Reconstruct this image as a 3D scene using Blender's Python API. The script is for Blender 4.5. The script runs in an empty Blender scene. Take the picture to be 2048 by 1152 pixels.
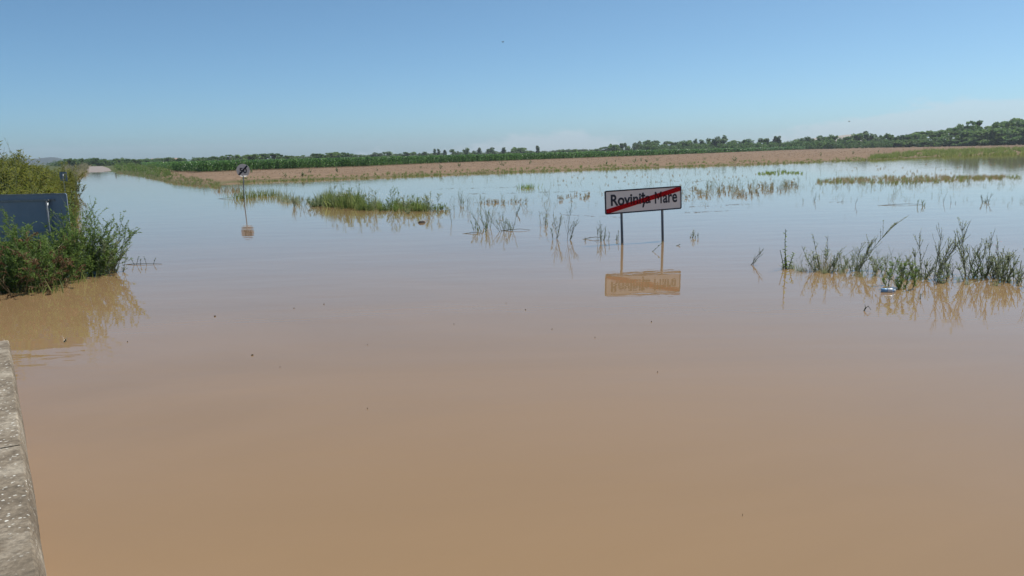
import bpy, math, random
import numpy as np
from mathutils import Vector, Matrix

# ------------------------------------------------------------------ camera, sky, sun, exposure
CAM_H, PITCH, ROLL, FPX = 1.9, math.radians(9.5), math.radians(1.3), 1607.0
SUN_EL, SUN_AZ = math.radians(60), math.radians(57)      # azimuth measured clockwise from the view direction (+Y)
SKY_STRENGTH, SUN_STRENGTH, EXPOSURE = 0.139, 5.0, 0.0

scene = bpy.context.scene
col = scene.collection
F = np.array([0, math.cos(PITCH), -math.sin(PITCH)])
R0 = np.array([1.0, 0, 0]); U0 = np.array([0, math.sin(PITCH), math.cos(PITCH)])
RV = math.cos(ROLL) * R0 - math.sin(ROLL) * U0
UV = math.sin(ROLL) * R0 + math.cos(ROLL) * U0
CAM = np.array([0, 0, CAM_H])

cam_data = bpy.data.cameras.new('camera')
cam = bpy.data.objects.new('camera', cam_data); col.objects.link(cam)
cam_data.sensor_width = 36.0; cam_data.lens = FPX / 2048 * 36
cam_data.clip_start = 0.05; cam_data.clip_end = 30000
m = Matrix(((RV[0], UV[0], -F[0], 0), (RV[1], UV[1], -F[1], 0), (RV[2], UV[2], -F[2], CAM_H), (0, 0, 0, 1)))
cam.matrix_world = m
scene.camera = cam

world = bpy.data.worlds.new('World'); scene.world = world; world.use_nodes = True
wn = world.node_tree; wn.nodes.clear()
wo = wn.nodes.new('ShaderNodeOutputWorld'); bg = wn.nodes.new('ShaderNodeBackground')
sky = wn.nodes.new('ShaderNodeTexSky'); sky.sky_type = 'NISHITA'; sky.sun_disc = False
sky.sun_elevation = SUN_EL; sky.sun_rotation = SUN_AZ
sky.altitude = 0; sky.air_density = 0.5; sky.dust_density = 1.0; sky.ozone_density = 5.0
bg.inputs['Strength'].default_value = SKY_STRENGTH
# faint heaped clouds low on the horizon, all the way round
tc = wn.nodes.new('ShaderNodeTexCoord'); sep = wn.nodes.new('ShaderNodeSeparateXYZ')
wn.links.new(tc.outputs['Generated'], sep.inputs[0])
def wmath(op, a, b=None, clamp=False):
    n = wn.nodes.new('ShaderNodeMath'); n.operation = op; n.use_clamp = clamp
    for i, v in enumerate((a, b)):
        if v is None: continue
        if isinstance(v, (int, float)): n.inputs[i].default_value = v
        else: wn.links.new(v, n.inputs[i])
    return n.outputs[0]
az = wmath('ARCTAN2', sep.outputs[0], sep.outputs[1])
el = wmath('ARCSINE', sep.outputs[2])
comb = wn.nodes.new('ShaderNodeCombineXYZ')
wn.links.new(az, comb.inputs[0]); wn.links.new(wmath('MULTIPLY', el, 2.6), comb.inputs[1])
big = wn.nodes.new('ShaderNodeTexNoise'); big.inputs['Scale'].default_value = 5.0; big.inputs['Detail'].default_value = 2
comb2 = wn.nodes.new('ShaderNodeCombineXYZ'); wn.links.new(wmath('ADD', az, 3.62), comb2.inputs[0]); wn.links.new(comb2.outputs[0], big.inputs['Vector'])
fine = wn.nodes.new('ShaderNodeTexNoise'); fine.inputs['Scale'].default_value = 26; fine.inputs['Detail'].default_value = 6; fine.inputs['Roughness'].default_value = 0.6
wn.links.new(comb.outputs[0], fine.inputs['Vector'])
# top of the cloud bank varies with azimuth
def bank(c, w, h):
    d = wmath('DIVIDE', wmath('SUBTRACT', az, c), w); return wmath('MULTIPLY', wmath('EXPONENT', wmath('MULTIPLY', wmath('MULTIPLY', d, d), -1.0)), h)
lift = wmath('MULTIPLY', wmath('SUBTRACT', big.outputs['Fac'], 0.52), 0.12)
lift = wmath('MAXIMUM', lift, wmath('MAXIMUM', bank(0.05, 0.10, 0.030), bank(0.50, 0.17, 0.050)))
ragged = wmath('MULTIPLY', wmath('SUBTRACT', fine.outputs['Fac'], 0.5), 0.05)
edge = wmath('SUBTRACT', wmath('ADD', lift, ragged), el)
mask = wmath('MULTIPLY', edge, 110.0, True)
low = wmath('MULTIPLY', wmath('SUBTRACT', 0.075, el), 30.0, True)
mask = wmath('MULTIPLY', wmath('MULTIPLY', mask, low), 0.36)
cm = wn.nodes.new('ShaderNodeMix'); cm.data_type = 'RGBA'
wn.links.new(mask, cm.inputs['Factor']); cm.inputs['B'].default_value = (5.0, 5.3, 5.7, 1)
wb = wn.nodes.new('ShaderNodeMix'); wb.data_type = 'RGBA'; wb.blend_type = 'MULTIPLY'; wb.inputs['Factor'].default_value = 1
wn.links.new(sky.outputs[0], wb.inputs['A']); wb.inputs['B'].default_value = (0.82, 1.05, 0.975, 1)      # white balance of the whole sky
wn.links.new(wb.outputs['Result'], cm.inputs['A'])
wn.links.new(cm.outputs['Result'], bg.inputs['Color']); wn.links.new(bg.outputs[0], wo.inputs['Surface'])

sun_data = bpy.data.lights.new('sun', 'SUN'); sun_data.energy = SUN_STRENGTH; sun_data.angle = math.radians(0.5)
sun_data.color = (1.0, 0.95, 0.87)
sun = bpy.data.objects.new('sun', sun_data); col.objects.link(sun)
sdir = Vector((math.sin(SUN_AZ) * math.cos(SUN_EL), math.cos(SUN_AZ) * math.cos(SUN_EL), math.sin(SUN_EL)))
sun.rotation_euler = (-sdir).to_track_quat('-Z', 'Y').to_euler()
scene.view_settings.view_transform = 'Standard'; scene.view_settings.look = 'None'
scene.view_settings.exposure = EXPOSURE; scene.view_settings.gamma = 1; scene.view_settings.use_curve_mapping = False
scene.render.engine = 'CYCLES'
scene.cycles.max_bounces = 6; scene.cycles.transparent_max_bounces = 6
scene.cycles.caustics_reflective = False; scene.cycles.caustics_refractive = False

# ------------------------------------------------------------------ pixel helpers (photo pixels, 2048 wide)
def ray(px, py):
    d = F * FPX + RV * (px - 1024) + UV * (576 - py)
    return d / np.linalg.norm(d)
def at(px, py, z=0.0):                       # where the sight line meets the level z
    d = ray(px, py); t = (z - CAM_H) / d[2]
    return CAM + d * t
def pt(px, py, D):                           # point on the sight line at horizontal distance D
    d = ray(px, py); return CAM + d * (D / math.hypot(d[0], d[1]))
def ppm(p): return FPX / float(np.dot(np.asarray(p) - CAM, F))
def project(P):
    v = np.asarray(P) - CAM; dz = v @ F
    return 1024 + FPX * (v @ RV) / dz, 576 - FPX * (v @ UV) / dz
rng = np.random.default_rng(7)

# ------------------------------------------------------------------ object helpers
def tag(o, label=None, cat=None, group=None, kind=None):
    if label: o['label'] = label
    if cat: o['category'] = cat
    if group: o['group'] = group
    if kind: o['kind'] = kind
    return o
def empty(name, loc, rz=0.0):
    o = bpy.data.objects.new(name, None); col.objects.link(o)
    o.location = loc; o.rotation_euler = (0, 0, rz); o.empty_display_size = 0.1
    return o
class MB:
    """collects polygons; vertices as float triples"""
    def __init__(s): s.v = []; s.f = []
    def add(s, verts, faces):
        b = len(s.v); s.v.extend([tuple(map(float, q)) for q in verts]); s.f.extend([tuple(i + b for i in f) for f in faces])
    def box(s, c, d, rz=0.0):
        x, y, z = d[0] / 2, d[1] / 2, d[2] / 2; ca, sa = math.cos(rz), math.sin(rz); q = []
        for k in (-z, z):
            for a, b in ((-x, -y), (x, -y), (x, y), (-x, y)):
                q.append((c[0] + a * ca - b * sa, c[1] + a * sa + b * ca, c[2] + k))
        s.add(q, [(3, 2, 1, 0), (4, 5, 6, 7), (0, 1, 5, 4), (1, 2, 6, 5), (2, 3, 7, 6), (3, 0, 4, 7)])
    def tube(s, pts, r0, r1, n=4, cap=True):
        pts = [np.asarray(p, float) for p in pts]; k = len(pts); q = []
        for i, p in enumerate(pts):
            t = pts[min(i + 1, k - 1)] - pts[max(i - 1, 0)]; t = t / (np.linalg.norm(t) + 1e-9)
            a = np.cross(t, (0.31, 0.95, 0.05) if abs(t[2]) > 0.5 else (0, 0, 1.0)); a /= np.linalg.norm(a) + 1e-9; b = np.cross(t, a)
            r = r0 + (r1 - r0) * i / max(1, k - 1)
            for j in range(n):
                w = 2 * math.pi * j / n; q.append(p + r * (a * math.cos(w) + b * math.sin(w)))
        f = [(i * n + j, i * n + (j + 1) % n, (i + 1) * n + (j + 1) % n, (i + 1) * n + j) for i in range(k - 1) for j in range(n)]
        if cap: f += [tuple(range(n - 1, -1, -1)), tuple(range((k - 1) * n, k * n))]
        s.add(q, f)
    def leaf(s, b, d, L, w, fold=0.25, droop=0.15):
        b = np.asarray(b, float); d = np.asarray(d, float); d = d / (np.linalg.norm(d) + 1e-9)
        a = np.cross(d, rng.normal(0, 0.35, 3) + (0, 0, 1.0)); a /= np.linalg.norm(a) + 1e-9; n = np.cross(a, d)
        m_ = b + d * L * 0.45
        s.add([b, m_ + a * w / 2 + n * fold * w, b + d * L - np.array([0, 0, droop * L]), m_ - a * w / 2 + n * fold * w], [(0, 1, 2), (0, 2, 3)])
    def blade(s, b, d, L, w, droop=0.4, seg=3):
        b = np.asarray(b, float); d = np.asarray(d, float); d = d / (np.linalg.norm(d) + 1e-9)
        a = np.cross(d, (rng.normal(), rng.normal(), 0.2)); a /= np.linalg.norm(a) + 1e-9; q = []
        hd = np.array([d[0], d[1], 0.0])
        for i in range(seg + 1):
            t = i / seg; p = b + d * L * t + np.array([0, 0, -droop * L * t * t]) + hd * droop * L * t * t * 0.6
            ww = w * (1 - t ** 2 * 0.95) / 2; q += [p + a * ww, p - a * ww]
        s.add(q, [(2 * i, 2 * i + 1, 2 * i + 3, 2 * i + 2) for i in range(seg)])
    def lathe(s, prof, n=14, c=(0, 0, 0)):
        q = []; k = len(prof)
        for r, z in prof:
            for j in range(n):
                w = 2 * math.pi * j / n; q.append((c[0] + r * math.cos(w), c[1] + r * math.sin(w), c[2] + z))
        f = [(i * n + j, i * n + (j + 1) % n, (i + 1) * n + (j + 1) % n, (i + 1) * n + j) for i in range(k - 1) for j in range(n)]
        f += [tuple(range(n - 1, -1, -1)), tuple(range((k - 1) * n, k * n))]
        s.add(q, f)
    def mesh(s, name, mat, smooth=False):
        me = bpy.data.meshes.new(name); me.from_pydata(s.v, [], s.f)
        me.materials.append(mat)
        if smooth: me.polygons.foreach_set('use_smooth', [True] * len(me.polygons))
        me.update(); return me
    def build(s, name, mat, parent=None, smooth=False):
        o = bpy.data.objects.new(name, s.mesh(name, mat, smooth)); col.objects.link(o); o.parent = parent
        return o
def np_mesh(name, V, Fq, mat, smooth=False):
    """V (n,3), Fq (m,3 or 4) index array"""
    me = bpy.data.meshes.new(name); k = Fq.shape[1]
    me.vertices.add(len(V)); me.vertices.foreach_set('co', np.ascontiguousarray(V, np.float32).ravel())
    me.loops.add(Fq.size); me.loops.foreach_set('vertex_index', np.ascontiguousarray(Fq, np.int32).ravel())
    me.polygons.add(len(Fq)); me.polygons.foreach_set('loop_start', np.arange(0, Fq.size, k, dtype=np.int32))
    if smooth: me.polygons.foreach_set('use_smooth', np.ones(len(Fq), bool))
    me.update(calc_edges=True); me.validate()
    me.materials.append(mat); return me
def link(name, me, parent=None):
    o = bpy.data.objects.new(name, me); col.objects.link(o); o.parent = parent; return o
def tris(mb):
    T = []
    for f in mb.f:
        for i in range(1, len(f) - 1): T.append((f[0], f[i], f[i + 1]))
    return np.array(mb.v, float).reshape(-1, 3), np.array(T, int).reshape(-1, 3)
def scatter(name, mat, variants, pos, rot, sc, parent=None):
    """merge transformed copies of small tri meshes into one mesh object (uncountable growth)"""
    Vs, Ts, off = [], [], 0
    for i in range(len(pos)):
        v, t = variants[i % len(variants)]
        ca, sa = math.cos(rot[i]), math.sin(rot[i]); s_ = np.asarray(sc[i])
        w = v * s_; w = np.stack([w[:, 0] * ca - w[:, 1] * sa, w[:, 0] * sa + w[:, 1] * ca, w[:, 2]], 1) + pos[i]
        Vs.append(w); Ts.append(t + off); off += len(v)
    return link(name, np_mesh(name, np.concatenate(Vs), np.concatenate(Ts), mat), parent)

# ------------------------------------------------------------------ materials
def newmat(name):
    m_ = bpy.data.materials.new(name); m_.use_nodes = True; nt = m_.node_tree
    return m_, nt, nt.nodes['Principled BSDF'], nt.nodes['Material Output']
def ramp(nt, fac, stops):
    r = nt.nodes.new('ShaderNodeValToRGB'); e = r.color_ramp.elements
    while len(e) < len(stops): e.new(0.5)
    for i, (p, c) in enumerate(stops): e[i].position = p; e[i].color = (*c, 1)
    nt.links.new(fac, r.inputs[0]); return r.outputs[0]
def noise(nt, scale, detail=4, rough=0.5, coord='Object', stretch=None):
    t = nt.nodes.new('ShaderNodeTexCoord'); n = nt.nodes.new('ShaderNodeTexNoise')
    n.inputs['Scale'].default_value = scale; n.inputs['Detail'].default_value = detail; n.inputs['Roughness'].default_value = rough
    src = t.outputs[coord]
    if stretch:
        mp = nt.nodes.new('ShaderNodeMapping'); mp.inputs['Scale'].default_value = stretch
        nt.links.new(src, mp.inputs[0]); src = mp.outputs[0]
    nt.links.new(src, n.inputs['Vector']); return n
def leafmat(name, cols, trans=0.35, rough=0.5):
    m_, nt, p, out = newmat(name)
    g = nt.nodes.new('ShaderNodeNewGeometry')
    stops = [(i / max(1, len(cols) - 1), c) for i, c in enumerate(cols)]
    c = ramp(nt, g.outputs['Random Per Island'], stops)
    nt.links.new(c, p.inputs['Base Color']); p.inputs['Roughness'].default_value = rough; p.inputs['Specular IOR Level'].default_value = 0.3
    hs = nt.nodes.new('ShaderNodeHueSaturation'); hs.inputs['Value'].default_value = 1.7; hs.inputs['Hue'].default_value = 0.49; nt.links.new(c, hs.inputs['Color'])
    tr = nt.nodes.new('ShaderNodeBsdfTranslucent'); nt.links.new(hs.outputs[0], tr.inputs['Color'])
    mx = nt.nodes.new('ShaderNodeMixShader'); mx.inputs[0].default_value = trans
    nt.links.new(p.outputs[0], mx.inputs[1]); nt.links.new(tr.outputs[0], mx.inputs[2]); nt.links.new(mx.outputs[0], out.inputs['Surface'])
    return m_
def plainmat(name, a, b, scale=8, rough=0.6, metal=0.0, bump=0.0, spec=0.4):
    m_, nt, p, out = newmat(name)
    n = noise(nt, scale, 5, 0.6); nt.links.new(ramp(nt, n.outputs['Fac'], [(0.3, a), (0.7, b)]), p.inputs['Base Color'])
    p.inputs['Roughness'].default_value = rough; p.inputs['Metallic'].default_value = metal; p.inputs['Specular IOR Level'].default_value = spec
    if bump:
        bp = nt.nodes.new('ShaderNodeBump'); bp.inputs['Strength'].default_value = 0.6; bp.inputs['Distance'].default_value = bump
        nt.links.new(n.outputs['Fac'], bp.inputs['Height']); nt.links.new(bp.outputs[0], p.inputs['Normal'])
    return m_

M = {}
# leaves
M['corn'] = leafmat('corn_leaf', [(0.035, 0.09, 0.025), (0.065, 0.15, 0.04), (0.13, 0.24, 0.075)], 0.45, 0.35)
M['tree_a'] = leafmat('tree_leaf_dark', [(0.048, 0.098, 0.034), (0.072, 0.135, 0.044), (0.105, 0.185, 0.058)], 0.5, 0.6)
M['tree_b'] = leafmat('tree_leaf_mid', [(0.065, 0.12, 0.036), (0.1, 0.17, 0.05), (0.14, 0.225, 0.068)], 0.5, 0.6)
M['tree_c'] = leafmat('tree_leaf_grey', [(0.06, 0.105, 0.045), (0.09, 0.145, 0.062), (0.13, 0.19, 0.09)], 0.45, 0.6)
M['weed_yellow'] = leafmat('weed_yellow_leaf', [(0.075, 0.105, 0.02), (0.12, 0.14, 0.028), (0.19, 0.195, 0.045)], 0.5, 0.6)
M['weed_green'] = leafmat('weed_green_leaf', [(0.065, 0.125, 0.028), (0.11, 0.185, 0.045), (0.19, 0.27, 0.08)], 0.5, 0.5)
M['weed_grey'] = leafmat('weed_grey_leaf', [(0.11, 0.15, 0.08), (0.19, 0.235, 0.13), (0.33, 0.37, 0.22)], 0.5, 0.5)
M['weed_dark'] = leafmat('weed_dark_leaf', [(0.055, 0.10, 0.036), (0.09, 0.15, 0.06), (0.155, 0.22, 0.095)], 0.45, 0.4)
M['grass'] = leafmat('grass_blade', [(0.1, 0.15, 0.04), (0.15, 0.205, 0.06), (0.25, 0.28, 0.11)], 0.5, 0.5)
M['bright_grass'] = leafmat('bright_grass_blade', [(0.09, 0.17, 0.02), (0.13, 0.22, 0.03), (0.18, 0.27, 0.05)], 0.5, 0.5)
M['sedge'] = leafmat('dry_sedge_blade', [(0.17, 0.165, 0.08), (0.25, 0.225, 0.125), (0.36, 0.31, 0.19)], 0.45, 0.7)
M['stubble'] = leafmat('stubble_straw', [(0.17, 0.12, 0.08), (0.26, 0.19, 0.125), (0.36, 0.28, 0.19)], 0.3, 0.8)
M['dry'] = leafmat('dry_leaf', [(0.09, 0.05, 0.025), (0.15, 0.10, 0.05), (0.28, 0.21, 0.11)], 0.3, 0.8)
M['stem_green'] = plainmat('green_stem', (0.05, 0.075, 0.025), (0.09, 0.12, 0.045), 30)
M['stem_dark'] = plainmat('dark_stem', (0.085, 0.09, 0.06), (0.14, 0.145, 0.095), 30)
M['stem_dry'] = plainmat('dry_stem', (0.10, 0.07, 0.035), (0.28, 0.22, 0.12), 20)
M['bark'] = plainmat('bark', (0.05, 0.04, 0.03), (0.10, 0.08, 0.06), 6)
M['flower_white'] = plainmat('white_flower', (0.5, 0.5, 0.42), (0.7, 0.7, 0.62), 20)
M['flower_lilac'] = plainmat('lilac_flower', (0.20, 0.12, 0.16), (0.32, 0.2, 0.26), 20)
# signs
M['galv'] = plainmat('galvanised_steel', (0.16, 0.18, 0.20), (0.24, 0.26, 0.28), 14, 0.45, 0.5)
M['post_grey'] = plainmat('painted_post', (0.09, 0.105, 0.12), (0.14, 0.155, 0.17), 18, 0.5, 0.3)
M['sign_back'] = plainmat('grey_sign_back', (0.18, 0.24, 0.32), (0.23, 0.29, 0.375), 5, 0.5, 0.0)
M['sign_white'] = plainmat('white_sheeting', (0.66, 0.65, 0.66), (0.74, 0.73, 0.74), 3, 0.35)
M['sign_grey'] = plainmat('weathered_sheeting', (0.55, 0.55, 0.57), (0.66, 0.66, 0.68), 5, 0.4)
M['navy'] = plainmat('dark_lettering', (0.012, 0.014, 0.028), (0.02, 0.022, 0.04), 10, 0.4)
def redfilm():
    m_, nt, p, out = newmat('red_film')
    p.inputs['Base Color'].default_value = (0.55, 0.02, 0.04, 1); p.inputs['Roughness'].default_value = 0.35
    tr = nt.nodes.new('ShaderNodeBsdfTransparent'); tr.inputs['Color'].default_value = (0.88, 0.15, 0.19, 1)
    mx = nt.nodes.new('ShaderNodeMixShader'); mx.inputs[0].default_value = 0.85
    nt.links.new(p.outputs[0], mx.inputs[1]); nt.links.new(tr.outputs[0], mx.inputs[2]); nt.links.new(mx.outputs[0], out.inputs['Surface'])
    return m_
M['red'] = redfilm()
M['rim'] = leafmat('white_translucent_film', [(0.5, 0.5, 0.5), (0.52, 0.52, 0.52)], 0.8, 0.4)
# water: silt-brown and still, faint ripples
def watermat():
    m_, nt, p, out = newmat('silty_water')
    n = noise(nt, 0.35, 6, 0.55, stretch=(0.5, 1.0, 1)); n.inputs['Distortion'].default_value = 1.5
    nt.links.new(ramp(nt, n.outputs['Fac'], [(0.3, (0.25, 0.158, 0.078)), (0.7, (0.278, 0.176, 0.089))]), p.inputs['Base Color'])
    p.inputs['Roughness'].default_value = 0.015; p.inputs['IOR'].default_value = 1.40
    a = noise(nt, 1.0, 3, 0.5, stretch=(0.5, 1.3, 1)); b = noise(nt, 5.0, 2, 0.5, stretch=(0.6, 1.3, 1))
    ad = nt.nodes.new('ShaderNodeMath'); ad.operation = 'MULTIPLY_ADD'; ad.inputs[1].default_value = 0.12
    nt.links.new(b.outputs['Fac'], ad.inputs[0]); nt.links.new(a.outputs['Fac'], ad.inputs[2])
    # livelier ripples where the current turns round the end of the parapet
    t = nt.nodes.new('ShaderNodeTexCoord'); ds_ = nt.nodes.new('ShaderNodeVectorMath'); ds_.operation = 'DISTANCE'
    p0 = at(70, 722); ds_.inputs[1].default_value = tuple(p0); nt.links.new(t.outputs['Object'], ds_.inputs[0])
    mr_ = nt.nodes.new('ShaderNodeMapRange'); mr_.inputs['From Min'].default_value = 0.2; mr_.inputs['From Max'].default_value = 0.95; mr_.inputs['To Min'].default_value = 4.5; mr_.inputs['To Max'].default_value = 1.0
    mr_.interpolation_type = 'SMOOTHSTEP'; nt.links.new(ds_.outputs['Value'], mr_.inputs['Value'])
    cn = nt.nodes.new('ShaderNodeMath'); cn.operation = 'SUBTRACT'; cn.inputs[1].default_value = 0.55; nt.links.new(ad.outputs[0], cn.inputs[0])
    am = nt.nodes.new('ShaderNodeMath'); am.operation = 'MULTIPLY'; nt.links.new(cn.outputs[0], am.inputs[0]); nt.links.new(mr_.outputs[0], am.inputs[1])
    bp = nt.nodes.new('ShaderNodeBump'); bp.inputs['Strength'].default_value = 1.0; bp.inputs['Distance'].default_value = 0.0045
    nt.links.new(am.outputs[0], bp.inputs['Height']); nt.links.new(bp.outputs[0], p.inputs['Normal'])
    return m_
M['water'] = watermat()
def groundmat():
    m_, nt, p, out = newmat('field_soil')
    at_ = nt.nodes.new('ShaderNodeAttribute'); at_.attribute_name = 'cover'
    n1 = noise(nt, 1.3, 6, 0.65); n2 = noise(nt, 0.12, 4, 0.5)
    soil = ramp(nt, n1.outputs['Fac'], [(0.3, (0.15, 0.10, 0.065)), (0.55, (0.22, 0.15, 0.10)), (0.75, (0.31, 0.225, 0.155))])
    gr = ramp(nt, n1.outputs['Fac'], [(0.3, (0.045, 0.06, 0.02)), (0.6, (0.09, 0.105, 0.04)), (0.8, (0.17, 0.15, 0.075))])
    ms = nt.nodes.new('ShaderNodeMath'); ms.operation = 'MULTIPLY_ADD'; ms.inputs[1].default_value = 0.5; ms.use_clamp = True
    sb = nt.nodes.new('ShaderNodeMath'); sb.operation = 'SUBTRACT'; sb.inputs[1].default_value = 0.5
    nt.links.new(n2.outputs['Fac'], sb.inputs[0]); nt.links.new(sb.outputs[0], ms.inputs[0]); nt.links.new(at_.outputs['Fac'], ms.inputs[2])
    mx = nt.nodes.new('ShaderNodeMix'); mx.data_type = 'RGBA'
    nt.links.new(ms.outputs[0], mx.inputs['Factor']); nt.links.new(soil, mx.inputs['A']); nt.links.new(gr, mx.inputs['B'])
    nt.links.new(mx.outputs['Result'], p.inputs['Base Color']); p.inputs['Roughness'].default_value = 0.95; p.inputs['Specular IOR Level'].default_value = 0.1
    bp = nt.nodes.new('ShaderNodeBump'); bp.inputs['Strength'].default_value = 1.0; bp.inputs['Distance'].default_value = 0.12
    nt.links.new(n1.outputs['Fac'], bp.inputs['Height']); nt.links.new(bp.outputs[0], p.inputs['Normal'])
    return m_
M['ground'] = groundmat()
M['road'] = plainmat('pale_asphalt', (0.21, 0.175, 0.16), (0.28, 0.24, 0.215), 0.8, 0.9)
def concretemat():
    m_, nt, p, out = newmat('weathered_concrete')
    n1 = noise(nt, 7.0, 10, 0.72); n2 = noise(nt, 30, 6, 0.75)
    n0 = noise(nt, 1.9, 3, 0.5); mxf = nt.nodes.new('ShaderNodeMix'); mxf.inputs['Factor'].default_value = 0.55
    nt.links.new(n1.outputs['Fac'], mxf.inputs['A']); nt.links.new(n0.outputs['Fac'], mxf.inputs['B'])
    base = ramp(nt, mxf.outputs['Result'], [(0.36, (0.105, 0.080, 0.054)), (0.5, (0.21, 0.167, 0.117)), (0.62, (0.39, 0.335, 0.26))])
    gr = ramp(nt, n2.outputs['Fac'], [(0.35, (0.3, 0.29, 0.27)), (0.62, (1, 1, 1))])
    mu = nt.nodes.new('ShaderNodeMix'); mu.data_type = 'RGBA'; mu.blend_type = 'MULTIPLY'; mu.inputs['Factor'].default_value = 0.75
    nt.links.new(base, mu.inputs['A']); nt.links.new(gr, mu.inputs['B'])
    vo = nt.nodes.new('ShaderNodeTexVoronoi'); vo.inputs['Scale'].default_value = 34; vo.inputs['Randomness'].default_value = 1
    t = nt.nodes.new('ShaderNodeTexCoord'); nd = noise(nt, 60, 3, 0.6); vs = nt.nodes.new('ShaderNodeVectorMath'); vs.operation = 'SCALE'; vs.inputs['Scale'].default_value = 0.03; nt.links.new(nd.outputs['Color'], vs.inputs[0])
    va = nt.nodes.new('ShaderNodeVectorMath'); nt.links.new(t.outputs['Object'], va.inputs[0]); nt.links.new(vs.outputs[0], va.inputs[1]); nt.links.new(va.outputs[0], vo.inputs['Vector'])
    sp = ramp(nt, vo.outputs['Distance'], [(0.2, (1, 1, 1)), (0.28, (0, 0, 0))])
    gate = ramp(nt, vo.outputs['Color'], [(0.5, (0, 0, 0)), (0.54, (1, 1, 1))])
    g2 = ramp(nt, noise(nt, 2.2, 3).outputs['Fac'], [(0.42, (0, 0, 0)), (0.58, (1, 1, 1))])
    def mul(a, b):
        k = nt.nodes.new('ShaderNodeMath'); k.operation = 'MULTIPLY'; nt.links.new(a, k.inputs[0]); nt.links.new(b, k.inputs[1]); return k.outputs[0]
    mx = nt.nodes.new('ShaderNodeMix'); mx.data_type = 'RGBA'; nt.links.new(mul(mul(sp, gate), g2), mx.inputs['Factor'])
    nt.links.new(mu.outputs['Result'], mx.inputs['A']); mx.inputs['B'].default_value = (0.62, 0.60, 0.54, 1)
    nt.links.new(mx.outputs['Result'], p.inputs['Base Color']); p.inputs['Roughness'].default_value = 0.9
    bp = nt.nodes.new('ShaderNodeBump'); bp.inputs['Strength'].default_value = 0.35; bp.inputs['Distance'].default_value = 0.006
    nt.links.new(n2.outputs['Fac'], bp.inputs['Height']); nt.links.new(bp.outputs[0], p.inputs['Normal'])
    return m_
M['concrete'] = concretemat()
M['hill_green'] = plainmat('wooded_hill', (0.018, 0.035, 0.03), (0.025, 0.045, 0.035), 0.02, 0.9)
M['hill_tan'] = plainmat('dry_hill', (0.30, 0.24, 0.17), (0.36, 0.30, 0.21), 0.01, 0.95)
M['roof'] = plainmat('clay_roof', (0.33, 0.20, 0.16), (0.40, 0.26, 0.21), 0.8, 0.8)
M['plaster'] = plainmat('plaster', (0.5, 0.46, 0.4), (0.6, 0.56, 0.5), 0.6, 0.8)
M['glass_dark'] = plainmat('dark_window', (0.03, 0.035, 0.04), (0.05, 0.055, 0.06), 2, 0.1)
M['bird'] = plainmat('dark_plumage', (0.02, 0.02, 0.022), (0.04, 0.04, 0.04), 20)
M['bottle'] = plainmat('blue_plastic', (0.12, 0.28, 0.5), (0.3, 0.48, 0.68), 30, 0.2, spec=0.6)
M['cap'] = plainmat('white_plastic', (0.45, 0.5, 0.56), (0.6, 0.64, 0.68), 20, 0.3)
M['debris'] = plainmat('wet_litter', (0.09, 0.065, 0.04), (0.16, 0.12, 0.08), 40, 0.5)
M['foam'] = plainmat('pale_litter', (0.35, 0.26, 0.2), (0.6, 0.55, 0.48), 30, 0.7)

# ------------------------------------------------------------------ the flood outline and the terrain
wimg = [(-420, 660), (-60, 600), (70, 556), (128, 500), (140, 420), (144, 385), (150, 368), (160, 352), (171, 343.5),
        (199, 343), (226, 343.5), (240, 347), (300, 357), (345, 366), (395, 371), (430, 371), (470, 364), (560, 361.5), (700, 357), (850, 351),
        (1000, 345), (1150, 340), (1300, 335), (1450, 330.5), (1600, 325.5), (1750, 319), (1880, 313), (2048, 307), (2300, 301)]
W = np.array([at(x, y)[:2] for x, y in wimg] + [(420, 200), (300, -200), (-200, -200), (-40, -20), (-22, 4)])
def sdf(P):
    """distance to the water's edge; positive on land"""
    P = np.atleast_2d(P); d = np.full(len(P), 1e18); ins = np.zeros(len(P), bool)
    for i in range(len(W)):
        a, b = W[i], W[(i + 1) % len(W)]; ab = b - a
        t = np.clip(((P - a) @ ab) / (ab @ ab), 0, 1); d = np.minimum(d, np.sum((P - a - t[:, None] * ab) ** 2, 1))
        c = ((a[1] > P[:, 1]) != (b[1] > P[:, 1])) & (P[:, 0] < ab[0] * (P[:, 1] - a[1]) / (ab[1] if ab[1] else 1e-9) + a[0]); ins ^= c
    d = np.sqrt(d); return np.where(ins, -d, d)
def azpx(P):
    az_ = np.arctan2(P[:, 0], P[:, 1]); return 1024 + FPX * np.tan(np.clip(az_, -1.4, 1.4)) * 0.986
def height(P):
    P = np.atleast_2d(P); s = sdf(P); x = azpx(P)
    H = np.interp(x, [60, 130, 165, 300, 360, 2048], [0.75, 0.6, 0.45, 0.42, 0.4, 0.42])
    wd = np.interp(x, [60, 120, 160, 235, 330, 360, 1500, 2048], [5, 12, 45, 45, 12, 7, 12, 20])
    t = np.clip(s / wd, 0, 1); up = H * (1 - (1 - t) ** 2)
    return np.where(s > 0, up, np.maximum(-0.5, s * 0.25))
azs = np.radians(np.concatenate([np.linspace(-180, -50, 30, endpoint=False), np.linspace(-50, 50, 460, endpoint=False), np.linspace(50, 180, 30, endpoint=False)]))
ds = np.concatenate([[2.0], np.geomspace(6, 55, 40), np.linspace(56, 240, 130), np.geomspace(245, 3400, 40)])
A, D = np.meshgrid(azs, ds); P2 = np.stack([(np.sin(A) * D).ravel(), (np.cos(A) * D).ravel()], 1)
hz = height(P2); na = len(azs)
idx = np.arange(len(ds) * na).reshape(len(ds), na)
q = np.stack([idx[:-1], np.roll(idx, -1, 1)[:-1], np.roll(idx, -1, 1)[1:], idx[1:]], -1).reshape(-1, 4)
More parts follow.
